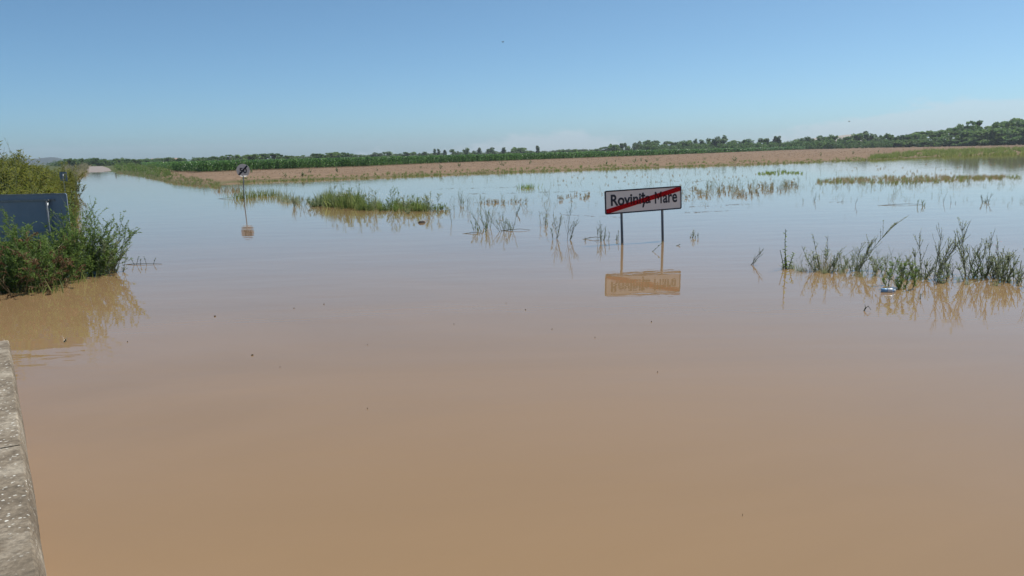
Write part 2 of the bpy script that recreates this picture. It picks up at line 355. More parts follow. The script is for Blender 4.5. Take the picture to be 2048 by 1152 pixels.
gme = np_mesh('ground', np.column_stack([P2, hz]), q[:, ::-1], M['ground'], True)
xs = azpx(P2); sd = sdf(P2)
cover = np.interp(xs, [335, 350, 1700, 1900], [1.0, 0.0, 0.0, 0.1])
cover = np.maximum(cover, np.clip(0.85 - sd / 2.2, 0, 1))
cover = np.where(D.ravel() > 700, 1.0, cover)
ca = gme.attributes.new('cover', 'FLOAT', 'POINT'); ca.data.foreach_set('value', cover.astype(np.float32))
tag(link('ground', gme), 'pale brown field soil with grassy water edge rising beyond the flood', 'ground', kind='structure')

wm = MB(); wm.add([(-250, -150, 0), (500, -150, 0), (500, 400, 0), (-250, 400, 0)], [(0, 1, 2, 3)])
tag(wm.build('water', M['water']), 'still silty brown flood water covering road and fields', 'water', kind='structure')

# the road climbing out of the flood
a0 = at(199, 343.2)[:2]; a1 = at(191, 333.2, 0.44)[:2]
rd = (a1 - a0) / np.linalg.norm(a1 - a0); rn = np.array([rd[1], -rd[0]]); L = np.linalg.norm(a1 - a0)
V = []; nr = 40
for i in range(nr + 1):
    s_ = -8 + (L + 8 + 120) * i / nr
    c = a0 + rd * s_; hh = height(c)[0]
    if s_ > L: hh = hh - 0.006 * (s_ - L)
    for k in range(5):
        o_ = (k / 4 - 0.5) * 5.0; V.append((*(c + rn * o_), hh + 0.07 + 0.05 * (1 - (2 * k / 4 - 1) ** 2)))
q = np.array([(i * 5 + k, i * 5 + k + 1, (i + 1) * 5 + k + 1, (i + 1) * 5 + k) for i in range(nr) for k in range(4)])
tag(link('road', np_mesh('road', np.array(V), q, M['road'], True)), 'pale asphalt country road coming out of the flood in the distance', 'road', kind='structure')

# far hills
def hill(name, px0, px1, py, D_, label, mat, depth=500):
    n = 40; V = []; fs = []
    for i in range(n + 1):
        t = i / n; x = px0 + (px1 - px0) * t
        env = math.sin(math.pi * t) ** 0.8 * (0.85 + 0.15 * math.sin(9 * t + 1))
        hy = 307 - 0.0227 * (x - 1024)
        top = pt(x, hy + (py - hy) * env, D_ + depth / 2)
        for k, (dd, hf) in enumerate(((0, 0), (0.3, 0.7), (0.5, 1), (0.75, 0.65), (1, 0))):
            p = pt(x, hy, D_ + depth * dd); V.append((p[0], p[1], -2 + (max(top[2], 0) + 2) * hf))
    for i in range(n):
        for k in range(4): fs.append((i * 5 + k, i * 5 + k + 1, (i + 1) * 5 + k + 1, (i + 1) * 5 + k))
    me = np_mesh(name, np.array(V), np.array(fs)[:, ::-1], mat, True); return tag(link(name, me), label, 'hill', kind='structure')
hill('wooded_hill', 20, 150, 312, 2600, 'low dark wooded hill on the left horizon', M['hill_green'])
hill('dry_hill', 1590, 1760, 265, 2500, 'pale dry hill rising behind the tree line on the right', M['hill_tan'])

# ------------------------------------------------------------------ concrete parapet at lower left
root_p = empty('parapet_wall', tuple(at(18, 700, 0)))
tag(root_p, 'weathered concrete parapet with pale lichen spots at the lower left edge', 'wall')
TZ = 0.26
e0, e1 = at(17, 680, TZ), at(76, 1152, TZ); w0, w1 = at(33, 762, 0), at(93, 1152, 0)
dirw = (e1 - e0) / np.linalg.norm(e1 - e0); left = np.array([-dirw[1], dirw[0], 0]);
if left[0] > 0: left = -left
Lw = np.linalg.norm(e1 - e0)
def wl_at(s_):                         # foot of the battered face beside top-edge station s_
    t = s_ / Lw; return w0 + (w1 - w0) * t - left * 0
joints = [0.0, np.linalg.norm(at(41, 889, TZ) - e0), np.linalg.norm(at(62, 1045, TZ) - e0), Lw + 1.7]
for bi in range(3):
    s0, s1 = joints[bi] + (0.0015 if bi else 0), joints[bi + 1] - 0.0015
    n, mcol = max(6, int((s1 - s0) / 0.05)), 8; V = []; fs = []
    prof = [(-0.0, 'foot')] 
    for i in range(n + 1):
        s_ = s0 + (s1 - s0) * i / n; top = e0 + dirw * s_; foot = wl_at(s_); foot = foot + (foot - (top - [0, 0, TZ])) * 0.6
        ring = [foot + [0, 0, -0.30], top * 0.55 + np.array([*foot[:2], 0]) * 0.45 + [0, 0, 0.0], top + [0, 0, -0.012]]
        ring.append(top + left * 0.010)
        for k in range(mcol): ring.append(top + left * (0.07 + 0.40 * (k + 1) / mcol))
        ring.append(top + left * 0.50 + [0, 0, -0.04]); ring.append(top + left * 0.52 + [0, 0, -0.8])
        for k, r_ in enumerate(ring):
            w_ = 0.003 * math.sin(2.3 * s_ + bi * 2) + float(rng.normal(0, 0.0006))
            if k in (2, 3): w_ += float(rng.normal(0, 0.0015))
            V.append(r_ + left * (w_ if k < 4 else 0) + np.array([0, 0, w_ * 0.6 + (-0.003 if bi == 1 else 0)]))
    nc = len(ring)
    fs = [(i * nc + k, i * nc + k + 1, (i + 1) * nc + k + 1, (i + 1) * nc + k) for i in range(n) for k in range(nc - 1)]
    mb = MB(); mb.add(V, fs + [tuple(range(nc)), tuple(range(n * nc + nc - 1, n * nc - 1, -1))])
    o = mb.build('coping_block', M['concrete'], root_p, False); o.matrix_parent_inverse = Matrix.Translation(-Vector(root_p.location))

# ------------------------------------------------------------------ signs
def text_mesh(name, body, width, hgt, mat, parent, loc, bold=0.0):
    cu = bpy.data.curves.new(name, 'FONT'); cu.body = body; cu.align_x = 'CENTER'; cu.align_y = 'CENTER'; cu.extrude = 0.001; cu.offset = bold
    to = bpy.data.objects.new(name + '_src', cu); col.objects.link(to)
    bpy.context.view_layer.update()
    me = bpy.data.meshes.new_from_object(to.evaluated_get(bpy.context.evaluated_depsgraph_get()))
    bpy.data.objects.remove(to)
    n = len(me.vertices); co = np.zeros(n * 3, np.float32); me.vertices.foreach_get('co', co); co = co.reshape(-1, 3)
    mn, mx = co.min(0), co.max(0); c = (mn + mx) / 2
    sx = width / (mx[0] - mn[0]); sy = hgt / (mx[1] - mn[1])
    new = np.stack([(co[:, 0] - c[0]) * sx, -(co[:, 2] - c[2]) , (co[:, 1] - c[1]) * sy], 1)
    me.vertices.foreach_set('co', new.astype(np.float32).ravel()); me.update(); me.name = name
    me.materials.clear(); me.materials.append(mat)
    o = link(name, me, parent); o.location = loc; return o
def rrect(w, h, r, n=6):
    q = []
    for cx, cz, a0_ in ((w / 2 - r, h / 2 - r, 0), (-w / 2 + r, h / 2 - r, 90), (-w / 2 + r, -h / 2 + r, 180), (w / 2 - r, -h / 2 + r, 270)):
        for i in range(n + 1):
            a = math.radians(a0_ + 90 * i / n); q.append((cx + r * math.cos(a), cz + r * math.sin(a)))
    return q
def plate(mb, out, y0, y1):
    n = len(out); mb.add([(x, y0, z) for x, z in out] + [(x, y1, z) for x, z in out],
        [tuple(range(n)), tuple(range(2 * n - 1, n - 1, -1))] + [(i, i + n, (i + 1) % n + n, (i + 1) % n) for i in range(n)])
def ring_plate(mb, o_, i_, y0, y1):
    n = len(o_); V = [(x, y0, z) for x, z in o_] + [(x, y0, z) for x, z in i_] + [(x, y1, z) for x, z in o_] + [(x, y1, z) for x, z in i_]
    f = []
    for k in range(n):
        j = (k + 1) % n
        f += [(k, j, n + j, n + k), (k, 2 * n + k, 2 * n + j, j), (n + k, n + j, 3 * n + j, 3 * n + k)]
    mb.add(V, f)
def clip_half(poly, a, b, c):               # keep a*x+b*z<=c
    out = []
    for i in range(len(poly)):
        p, q_ = poly[i], poly[(i + 1) % len(poly)]; dp, dq = a * p[0] + b * p[1] - c, a * q_[0] + b * q_[1] - c
        if dp <= 0: out.append(p)
        if (dp < 0) != (dq < 0) and dp != dq:
            t = dp / (dp - dq); out.append((p[0] + t * (q_[0] - p[0]), p[1] + t * (q_[1] - p[1])))
    return out

# town-limit sign standing in the flood
pl, pr = at(1246, 487), at(1327, 482); mid = (pl + pr) / 2; v = pr - pl
town = empty('town_sign', tuple(mid), math.atan2(v[1], v[0])); town.rotation_euler.y = math.radians(-1.5)
tag(town, 'white rectangular town-limit sign with dark border and red diagonal bar on two posts', 'road sign')
sp = np.linalg.norm(v[:2]); s_ = ppm(mid); SW = sp / 0.535; SH = 0.485; ZB = 61 / s_
cxs = sp * (0.5 - 0.4875) / 0.535
for sx in (-1, 1):
    mb = MB(); mb.tube([(sx * sp / 2, 0.035, -0.9), (sx * sp / 2, 0.035, ZB + SH * 0.85)], 0.027, 0.027, 12); mb.build('post', M['post_grey'], town, True)
out = rrect(SW, SH, 0.035)
mb = MB(); plate(mb, [(x + cxs, z + ZB + SH / 2) for x, z in out], -0.012, 0.008); panel = mb.build('panel', M['sign_white'], town)
mb = MB(); ring_plate(mb, [(x + cxs, z + ZB + SH / 2) for x, z in rrect(SW + 0.004, SH + 0.004, 0.037)], [(x + cxs, z + ZB + SH / 2) for x, z in rrect(SW - 0.05, SH - 0.05, 0.02)], -0.0155, -0.004)
mb.build('border', M['navy'], panel)
fx = lambda u: cxs - SW / 2 + u * SW
text_mesh('lettering', 'Rovinița', SW * 0.515, SH * 0.635, M['navy'], panel, (fx(0.331), -0.0145, ZB + SH * 0.505), 0.028)
text_mesh('lettering', 'are', SW * 0.189, SH * 0.37, M['navy'], panel, (fx(0.846), -0.0145, ZB + SH * 0.492), 0.02)
mb = MB(); ml, mr, zb_, zt_, sw_ = fx(0.644), fx(0.735), ZB + SH * 0.308, ZB + SH * 0.815, 0.031; mc = (ml + mr) / 2; zv = zb_ + 0.30 * (zt_ - zb_)
for poly in ([(ml, zb_), (ml + sw_, zb_), (ml + sw_, zt_), (ml, zt_)], [(mr - sw_, zb_), (mr, zb_), (mr, zt_), (mr - sw_, zt_)], [(ml + sw_, zt_), (ml + sw_, zt_ - 0.075), (mc, zv), (mc, zv + 0.075)], [(mc, zv + 0.075), (mc, zv), (mr - sw_, zt_ - 0.075), (mr - sw_, zt_)]):
    plate(mb, poly, -0.0155, -0.0135)
mb.build('lettering', M['navy'], panel)
band = rrect(SW - 0.05, SH - 0.05, 0.02); hw = 0.048; tx, tz = SW - 0.16, SH - 0.0
tl = math.hypot(SW, SH - 0.10); nx, nz = -(SH - 0.10) / tl, SW / tl
band = clip_half(clip_half(band, nx, nz, hw), -nx, -nz, hw)
mb = MB(); plate(mb, [(x + cxs, z + ZB + SH / 2) for x, z in band], -0.0185, -0.0175); mb.build('red_bar', M['red'], panel)
for z in (0.12, 0.36):
    mb = MB(); mb.box((cxs, 0.018, ZB + z), (SW * 0.8, 0.018, 0.03)); mb.build('rail', M['galv'], town)

# end-of-limit round sign, its lower rim bent back and lit through by the sun
b5 = at(488, 403); r50 = empty('round_sign', tuple(b5), 0.05); r50.rotation_euler.y = math.radians(2.6)
tag(r50, 'round grey end of speed limit 50 sign with black slash on a leaning thin post', 'road sign')
s_ = ppm(b5); R = 13.0 / s_; ZC = 61.5 / s_
mb = MB(); mb.tube([(0, 0.03, -0.8), (0, 0.03, ZC + R * 0.5)], 0.022, 0.022, 10); mb.build('post', M['post_grey'], r50, True)
circ = [(R * math.cos(2 * math.pi * i / 48), R * math.sin(2 * math.pi * i / 48)) for i in range(48)]
zc = -0.76 * R
upper = clip_half(circ, 0, -1, -zc); lower = clip_half(circ, 0, 1, zc)
mb = MB(); plate(mb, [(x, z + ZC) for x, z in upper], -0.006, 0.004); disc = mb.build('disc', M['sign_grey'], r50)
mb = MB(); a_ = math.radians(-42)
lo = [(x, (z - zc) * math.cos(a_) + zc + ZC, (z - zc) * math.sin(a_)) for x, z in lower]
n = len(lo); mb.add([(x, y - 0.006, z) for x, z, y in lo] + [(x, y + 0.003, z - 0.004) for x, z, y in lo],
    [tuple(range(n)), tuple(range(2 * n - 1, n - 1, -1))] + [(i, i + n, (i + 1) % n + n, (i + 1) % n) for i in range(n)])
tag(mb.build('bent_rim', M['rim'], r50), 'bright white lower rim of the disc')
ang = math.radians(48); nx, nz = -math.sin(ang), math.cos(ang)
bar = clip_half(clip_half(clip_half(circ, nx, nz, 0.125 * R), -nx, -nz, 0.125 * R), 0, -1, -zc)
mb = MB(); plate(mb, [(x * 0.985, z * 0.985 + ZC) for x, z in bar], -0.0125, -0.0115); mb.build('slash', M['navy'], disc)
text_mesh('lettering', '50', R * 1.12, R * 0.82, M['navy'], disc, (0.02 * R, -0.0085, ZC - 0.02 * R), 0.03)

# entrance sign seen from behind, in the bushes
bs = at(114, 545); bsg = empty('sign_board', tuple(bs), math.radians(2))
tag(bsg, 'blue-grey back of a large road sign half hidden in the left bushes', 'road sign')
s_ = ppm(bs); top = 157 / s_; PH = 92 / s_; xr = 36.5 / s_; PW = 1.75
out = [(x + xr - PW / 2, z + top - PH / 2) for x, z in rrect(PW, PH, 0.035)]
mb = MB(); plate(mb, out, -0.004, 0.006); pb = mb.build('panel', M['sign_back'], bsg)
mb = MB(); ring_plate(mb, [(x + xr - PW / 2, z + top - PH / 2) for x, z in rrect(PW, PH, 0.035)], [(x + xr - PW / 2, z + top - PH / 2) for x, z in rrect(PW - 0.02, PH - 0.02, 0.03)], -0.016, -0.0045)
mb.build('folded_edge', M['sign_back'], pb)
for x in (0.0, -1.05):
    mb = MB(); mb.tube([(x, -0.06, -0.9), (x, -0.06, top - 0.095)], 0.026, 0.026, 12); mb.build('post', M['galv'], bsg, True)
    for z in (top - 0.11, top - 0.67):
        mb = MB(); mb.box((x, -0.055, z), (0.075, 0.075, 0.03)); mb.build('clamp', M['galv'], bsg)
for z in (top - 0.11, top - 0.67):
    mb = MB(); mb.box((xr - PW / 2 - 0.05, -0.012, z), (PW - 0.32, 0.016, 0.035)); mb.build('rail', M['galv'], bsg)
# small round sign back beyond the weeds on the left verge
p5 = pt(127, 354, 36); rb = empty('road_sign', (p5[0], p5[1], 0.3), 0.1)
tag(rb, 'small pale grey back of a road sign among yellow weeds on the left bank', 'road sign')
mb = MB(); mb.tube([(0, -0.03, -0.6), (0, -0.03, p5[2] - 0.2)], 0.024, 0.024, 8); mb.build('post', M['galv'], rb, True)
mb = MB(); plate(mb, [(x, z + p5[2] - 0.3) for x, z in rrect(0.27, 0.40, 0.03)], -0.005, 0.005); mb.build('panel', M['sign_back'], rb)
# marker post in the water near the road
pm = at(232, 351); mp_ = empty('marker_post', tuple(pm))
tag(mp_, 'short dark marker post standing in water before the emerging road', 'post')
mb = MB(); mb.tube([(0, 0, -0.5), (0, 0, 0.36)], 0.07, 0.06, 8); mb.build('post_body', M['stem_dark'], mp_)
mb = MB(); mb.lathe([(0.062, 0.361), (0.066, 0.38), (0.04, 0.43)], 8); mb.build('post_cap', M['stem_dark'], mp_)

# ------------------------------------------------------------------ plant kit
def wiggle(b, d, L, n=5, w=0.06, up=0.0):
    b = np.asarray(b, float); d = np.asarray(d, float) / np.linalg.norm(d); pts = [b]
    for i in range(n):
        d = d + rng.normal(0, w, 3) + (0, 0, up); d = d / np.linalg.norm(d); pts.append(pts[-1] + d * L / n)
    return pts
def along(pts, t):
    k = t * (len(pts) - 1); i = min(int(k), len(pts) - 2); return pts[i] + (pts[i + 1] - pts[i]) * (k - i), pts[i + 1] - pts[i]
def rdir(up=0.5, spread=1.0):
    a = rng.uniform(0, 2 * math.pi); return np.array([math.cos(a) * spread, math.sin(a) * spread, up])
Z0 = -0.12
def p_chicory(h, lean=(0, 0), nst=3, dens=1.0):
    st, lf = MB(), MB()
    for s in range(nst):
        base = np.array([*rng.normal(0, 0.03 * nst ** .5, 2), Z0]); hh = (h + 0.12) * (1 if s == 0 else rng.uniform(0.5, 0.95))
        d = np.array([lean[0], lean[1], 1.0]) + (0 if s == 0 else 1) * np.array([*rng.normal(0, 0.22, 2), 0]); d /= abs(d[2])
        pts = wiggle(base, d, hh * np.linalg.norm(d), 8, 0.05); st.tube(pts, 0.0048, 0.0018, 4)
        for b in range(int(7 * dens + 2)):
            p, t = along(pts, rng.uniform(0.2, 0.85)); t = t / np.linalg.norm(t)
            bd = t + rdir(0.15, 0.55); bp = wiggle(p, bd, hh * rng.uniform(0.12, 0.38), 5, 0.06, 0.03); st.tube(bp, 0.003, 0.0013, 3)
            for k in range(int(9 * dens)):
                p2, t2 = along(bp, rng.uniform(0.15, 1.0)); lf.leaf(p2, t2 / np.linalg.norm(t2) + rdir(0.1, 0.9), rng.uniform(0.012, 0.03), rng.uniform(0.006, 0.012))
        for k in range(int(32 * dens)):
            p2, t2 = along(pts, rng.uniform(0.15, 1.0)); lf.leaf(p2, t2 / np.linalg.norm(t2) + rdir(0.1, 0.8), rng.uniform(0.014, 0.036), rng.uniform(0.007, 0.013))
    return st, lf
def p_leafy(h, lean=(0, 0), nst=1, leaf=0.085):
    st, lf = MB(), MB()
    for s in range(nst):
        base = np.array([*rng.normal(0, 0.04 * (nst > 1), 2), Z0]); hh = (h + 0.12) * (1 if s == 0 else rng.uniform(0.45, 0.9))
        d = np.array([lean[0] + rng.normal(0, 0.10) * (s > 0), lean[1], 1.0]); pts = wiggle(base, d, hh * np.linalg.norm(d), 7, 0.05); st.tube(pts, 0.009, 0.004, 5)
        n = int(6 + 22 * h)
        for k in range(n):
            t_ = 0.18 + 0.82 * (k + rng.uniform(0, 0.6)) / n; p, t = along(pts, min(t_, 1)); a = k * 2.4 + rng.uniform(-.4, .4)
            dd = np.array([math.cos(a), math.sin(a), 0.9 + rng.normal(0, .25)]); L_ = leaf * rng.uniform(0.6, 1.15) * (1.1 - 0.45 * t_)
            lf.leaf(p, dd, L_, L_ * 0.42, 0.2, 0.25)
    return st, lf
def p_feather(h, lean=(0, 0), nst=5, spread=0.35, leaf=0.035, dens=1.0):
    st, lf = MB(), MB()
    for s in range(nst):
        base = np.array([*rng.normal(0, spread * 0.22, 2), Z0]); hh = (h + 0.12) * (1 if s == 0 else rng.uniform(0.55, 1.0))
        d = np.array([lean[0] + rng.normal(0, spread * .6) * (s > 0), lean[1] + rng.normal(0, spread * .6) * (s > 0), 1.0]); pts = wiggle(base, d, hh, 7, 0.06); st.tube(pts, 0.006, 0.002, 4)
        for b in range(int(13 * dens)):
            p, t = along(pts, rng.uniform(0.12, 0.98)); bd = t / np.linalg.norm(t) * 0.8 + rdir(0.3, 0.7); bl = hh * rng.uniform(0.08, 0.26)
            bp = wiggle(p, bd, bl, 3, 0.12); st.tube(bp, 0.0025, 0.001, 3, False)
            for k in range(int(14 * dens)):
                p2, t2 = along(bp, rng.uniform(0.05, 1.0)); lf.leaf(p2, t2 / np.linalg.norm(t2) * .5 + rdir(0.3, 0.8), leaf * rng.uniform(0.6, 1.5), leaf * rng.uniform(0.18, 0.36))
    return st, lf
def p_willow(h, lean=(0.3, 0), nst=8, spread=0.5, leaf=0.06, dens=1.0):
    st, lf = MB(), MB()
    for s in range(nst):
        base = np.array([*rng.normal(0, spread * 0.3, 2), Z0]); hh = (h + 0.12) * rng.uniform(0.6, 1.05)
        d = np.array([lean[0] + rng.normal(0, spread * .5), lean[1] + rng.normal(0, spread * .5), 1.0]); pts = wiggle(base, d, hh, 8, 0.08); st.tube(pts, 0.008, 0.002, 4)
        for b in range(int(8 * dens)):
            p, t = along(pts, rng.uniform(0.2, 0.95)); bd = t / np.linalg.norm(t) + rdir(0.1, 0.8); bp = wiggle(p, bd, hh * rng.uniform(0.12, 0.3), 4, 0.12); st.tube(bp, 0.003, 0.001, 3, False)
            for k in range(int(12 * dens)):
                p2, t2 = along(bp, rng.uniform(0.1, 1.0)); lf.leaf(p2, t2 / np.linalg.norm(t2) + rdir(0.1, 0.8), leaf * rng.uniform(0.6, 1.2), leaf * 0.26, 0.15, 0.3)
        for k in range(int(16 * dens)):
            p2, t2 = along(pts, rng.uniform(0.3, 1.0)); lf.leaf(p2, t2 / np.linalg.norm(t2) + rdir(0.1, 0.8), leaf * rng.uniform(0.6, 1.2), leaf * 0.26, 0.15, 0.3)
    return st, lf
def p_grass(h, lean=(0, 0), n=60, spread=0.15, w=0.010):
    lf = MB()
    for k in range(n):
        b = np.array([*rng.normal(0, spread, 2), Z0 * .5]); d = np.array([lean[0], lean[1], 1.0]) + rdir(0, abs(rng.normal(0, 0.35)))
        lf.blade(b, d, (h - Z0 * .5) * rng.uniform(0.45, 1.1), w * rng.uniform(0.7, 1.3), abs(rng.normal(0.15, 0.2)), 3)
    return None, lf
def p_dead(h, lean=(0, 0), nst=6, spread=0.3):
    st, lf = MB(), MB()
    for s in range(nst):
        base = np.array([*rng.normal(0, spread * 0.4, 2), Z0]); hh = (h + 0.12) * rng.uniform(0.45, 1.0)
        d = np.array([lean[0] + rng.normal(0, spread), lean[1] + rng.normal(0, spread), 1.0]); pts = wiggle(base, d, hh, 7, 0.13, -0.02); st.tube(pts, 0.009, 0.003, 4)
        for b in range(5):
            p, t = along(pts, rng.uniform(0.3, 1.0)); bp = wiggle(p, t / np.linalg.norm(t) + rdir(-0.1, 0.9), hh * rng.uniform(0.1, 0.3), 4, 0.25, -0.05); st.tube(bp, 0.004, 0.0015, 3)
            for k in range(9):
                p2, t2 = along(bp, rng.uniform(0.1, 1.0)); lf.leaf(p2, rdir(-0.3, 0.9), rng.uniform(0.025, 0.07), rng.uniform(0.01, 0.03), 0.5, 0.4)
    return st, lf
def plant(name, cat, label, base, parts, lfm, stm='stem_green', group=None):
    root = empty(name, tuple(base)); tag(root, label, cat, group)
    st, lf = parts
    if st is not None and st.v: st.build('stem', M[stm], root)
    if lf is not None and lf.v: lf.build('foliage' if stm or True else '', M[lfm], root)
    return root
def flowers(root, n, h, spread, mat, r=0.012):
    for k in range(n):
        x, y = rng.normal(0, spread, 2); z = h * rng.uniform(0.6, 1.05); mb = MB()
        q_ = [(x + r * math.cos(a), y + r * math.sin(a), z + (0.3 * r if i % 2 else 0)) for i, a in enumerate(np.linspace(0, 2 * math.pi, 8, endpoint=False))]
        mb.add(q_ + [(x, y, z + r * 0.5)], [(i, (i + 1) % 8, 8) for i in range(8)]); mb.build('flower', M[mat], root)
def hw_of(px, py, tpx, tpy):
    b = at(px, py); s = ppm(b); h = (py - tpy) / s; return b, h, ((tpx - px) / (py - tpy) - 0.022)

# ------------------------------------------------------------------ foreground bush on the left
G = 'plants crowding the left corner of the flood'
def fg(name, cat, kind, px, py, tpx, tpy, label, lfm, stm='stem_green', **kw):
    b, h, ln = hw_of(px, py, tpx, tpy); return plant(name, cat, label, b, kind(h, (ln, 0), **kw), lfm, stm)
fg('feathery_weed', 'weed', p_chicory, 160, 548, 163, 358, 'tallest dark slender weed rising just right of the blue-grey sign back', 'weed_dark', 'stem_dark', nst=2, dens=1.5)
fg('leafy_shrub', 'shrub', p_willow, 165, 552, 175, 398, 'bushy yellow-green shrub right beside the blue-grey sign back', 'weed_green', 'stem_green', nst=12, spread=0.32, leaf=0.055, dens=1.5)
fg('leafy_shrub', 'shrub', p_willow, 195, 545, 232, 425, 'thin-leaved shrub leaning out over the water at the bush edge', 'weed_green', 'stem_green', nst=15, spread=0.42, leaf=0.05, dens=1.4)
fg('leafy_shrub', 'shrub', p_willow, 135, 560, 130, 428, 'green shrub with narrow leaves below the sign corner', 'weed_green', 'stem_green', nst=11, spread=0.35, leaf=0.055, dens=1.3)
fg('leafy_shrub', 'shrub', p_feather, 205, 548, 215, 455, 'sparse pale shrub standing in water at right end of the left bush', 'weed_grey', 'stem_dark', nst=10, spread=0.6, leaf=0.03, dens=1.1)
fg('feathery_weed', 'weed', p_feather, 110, 568, 108, 462, 'feathery green weed under the sign post', 'weed_green', nst=9, spread=0.5, leaf=0.04, dens=1.1)
fg('feathery_weed', 'weed', p_feather, 60, 574, 48, 450, 'feathery dark weed in front of the sign panel', 'weed_green', 'stem_dark', nst=8, spread=0.4, leaf=0.04, dens=1.2)
fg('feathery_weed', 'weed', p_feather, 12, 578, 6, 428, 'tall feathery weed at the left edge before the sign panel', 'weed_green', nst=6, spread=0.25, leaf=0.035, dens=1.2)
fg('dead_thistle', 'weed', p_dead, 22, 586, 20, 450, 'brown withered thistle stalks at the far left water edge', 'dry', 'stem_dry', nst=5, spread=0.3)
fg('dead_thistle', 'weed', p_dead, 78, 582, 82, 440, 'tall brown withered thistle before the sign post', 'dry', 'stem_dry', nst=6, spread=0.26)
fg('dead_thistle', 'weed', p_dead, 112, 575, 128, 470, 'withered brown stalk bending right below the sign', 'dry', 'stem_dry', nst=6, spread=0.35)
fg('broadleaf_weed', 'weed', p_leafy, 168, 556, 170, 505, 'dark glossy broad-leaved weed low at the bush foot', 'weed_dark', nst=9, leaf=0.10)
fg('broadleaf_weed', 'weed', p_leafy, 15, 584, 10, 510, 'dark broad-leaved weed low in the left corner', 'weed_dark', nst=8, leaf=0.10)
fg('broadleaf_weed', 'weed', p_leafy, 190, 552, 196, 512, 'small broad-leaved weed at the tip of the left bush', 'weed_dark', nst=6, leaf=0.08)
fg('grass_tuft', 'grass', p_grass, 90, 584, 92, 545, 'short green grass tuft at the front foot of the left bush', 'grass', n=70, spread=0.16, w=0.012)
fg('grass_tuft', 'grass', p_grass, 140, 566, 142, 530, 'short green grass tuft right of the withered stalks', 'grass', n=60, spread=0.16, w=0.012)
fg('drift_straw', 'straw', p_dead, 50, 588, 60, 555, 'pale tangle of drifted straw caught at the bush foot', 'dry', 'stem_dry', nst=9, spread=0.8)
fg('feathery_weed', 'weed', p_feather, -25, 575, -30, 445, 'feathery weed cut by the left picture edge', 'weed_green', nst=9, spread=0.5, leaf=0.04, dens=1.1)
fg('leafy_shrub', 'shrub', p_willow, 35, 566, 30, 445, 'green willow-like shrub just before the sign back near the left edge', 'weed_green', 'stem_green', nst=9, spread=0.4, leaf=0.055, dens=1.2)
for px, py, tx, ty, lab, n_ in ((150, 555, 152, 440, 'fresh green feathery growth below the right end of the sign', 12), (120, 564, 118, 446, 'fresh green growth under the sign corner', 11), (186, 549, 192, 462, 'fresh green growth between the two willow-like shrubs', 11),
        (92, 577, 90, 452, 'fresh green growth low under the sign post', 11), (40, 582, 38, 448, 'green growth among the withered thistles', 11), (212, 543, 222, 490, 'pale green low growth at the water end of the bush', 9), (0, 584, -2, 490, 'green growth at the very left edge by the thistles', 10), (165, 555, 166, 500, 'leafy green growth at the middle of the bush foot', 11)):
    fg('feathery_weed', 'weed', p_feather, px, py, tx, ty, lab, 'weed_green', 'stem_green', nst=n_, spread=0.5, leaf=0.045, dens=1.25)
for px, py, tx, ty, lab in ((20, 572, 18, 432, 'light green growth covering the lower left of the sign back'), (70, 570, 72, 440, 'light green growth covering the lower middle of the sign back'), (128, 562, 130, 425, 'light green growth at the lower right corner of the sign back')):
    fg('feathery_weed', 'weed', p_feather, px, py, tx, ty, lab, 'weed_green', 'stem_green', nst=9, spread=0.4, leaf=0.045, dens=1.2)
# fallen stem lying on the water, its side shoots standing up
b = at(285, 529); root = empty('fallen_weed', tuple(b)); tag(root, 'dark fallen weed stem lying on the water right of the left bush', 'weed')
st, lf = MB(), MB(); s_ = ppm(b); st.tube([(-45 / s_, 0.06, -0.01), (-20 / s_, 0.02, 0.012), (10 / s_, 0, 0.015), (40 / s_, -0.02, 0.008)], 0.008, 0.003, 5)
for x0, h_, l_ in ((-16, 15, -8), (-12, 17, 6), (-4, 12, 4), (8, 16, -4), (22, 14, 3)):
    pts = wiggle((x0 / s_, 0, 0), (l_ / 15, 0, 1), h_ / s_, 4, 0.06); st.tube(pts, 0.006, 0.003, 4)
    for k in range(7): p_, t_ = along(pts, rng.uniform(0.5, 1)); lf.leaf(p_, rdir(0.6, .7), 0.03, 0.014)
st.build('stem', M['stem_dark'], root); lf.build('foliage', M['weed_dark'], root)

# ------------------------------------------------------------------ single plants standing in the flood
r_h = {}
def sp_(name, cat, kind, px, py, tpx, tpy, label, lfm, stm='stem_dark', group='weeds standing in the flood', **kw):
    b, h, ln = hw_of(px, py, tpx, tpy); r = plant(name, cat, label, b, kind(h, (ln, 0), **kw), lfm, stm, group); r_h[r.name] = h; return r
C, LF, FE, GR, DE = p_chicory, p_leafy, p_feather, p_grass, p_dead
# near row on the right
sp_('bare_weed', 'weed', C, 1498, 529, 1514, 493, 'small dark leafless sprig left of the right-hand weed row', 'weed_dark', nst=3, dens=0.4)
sp_('leafy_weed', 'weed', LF, 1580, 537, 1588, 456, 'upright broad-leaved green weed at the left end of the right-hand row', 'weed_green', 'stem_green', nst=2, leaf=0.085)
sp_('leafy_weed', 'weed', LF, 1576, 537, 1572, 500, 'low broad-leaved shoots at the foot of the upright green weed', 'weed_green', 'stem_green', nst=4, leaf=0.05)
sp_('tufted_weed', 'weed', FE, 1645, 542, 1648, 472, 'dense rounded pale green weed tuft second in the right-hand row', 'weed_grey', 'stem_green', nst=10, spread=0.5, leaf=0.03, dens=0.85)
sp_('grass_tuft', 'grass', GR, 1645, 543, 1650, 495, 'yellowish grass inside the rounded weed tuft on the right', 'sedge', n=90, spread=0.10, w=0.006)
sp_('leaning_weed', 'weed', C, 1704, 541, 1782, 430, 'tall branched weed leaning strongly right, tips over open water', 'weed_grey', nst=2, dens=2.0)
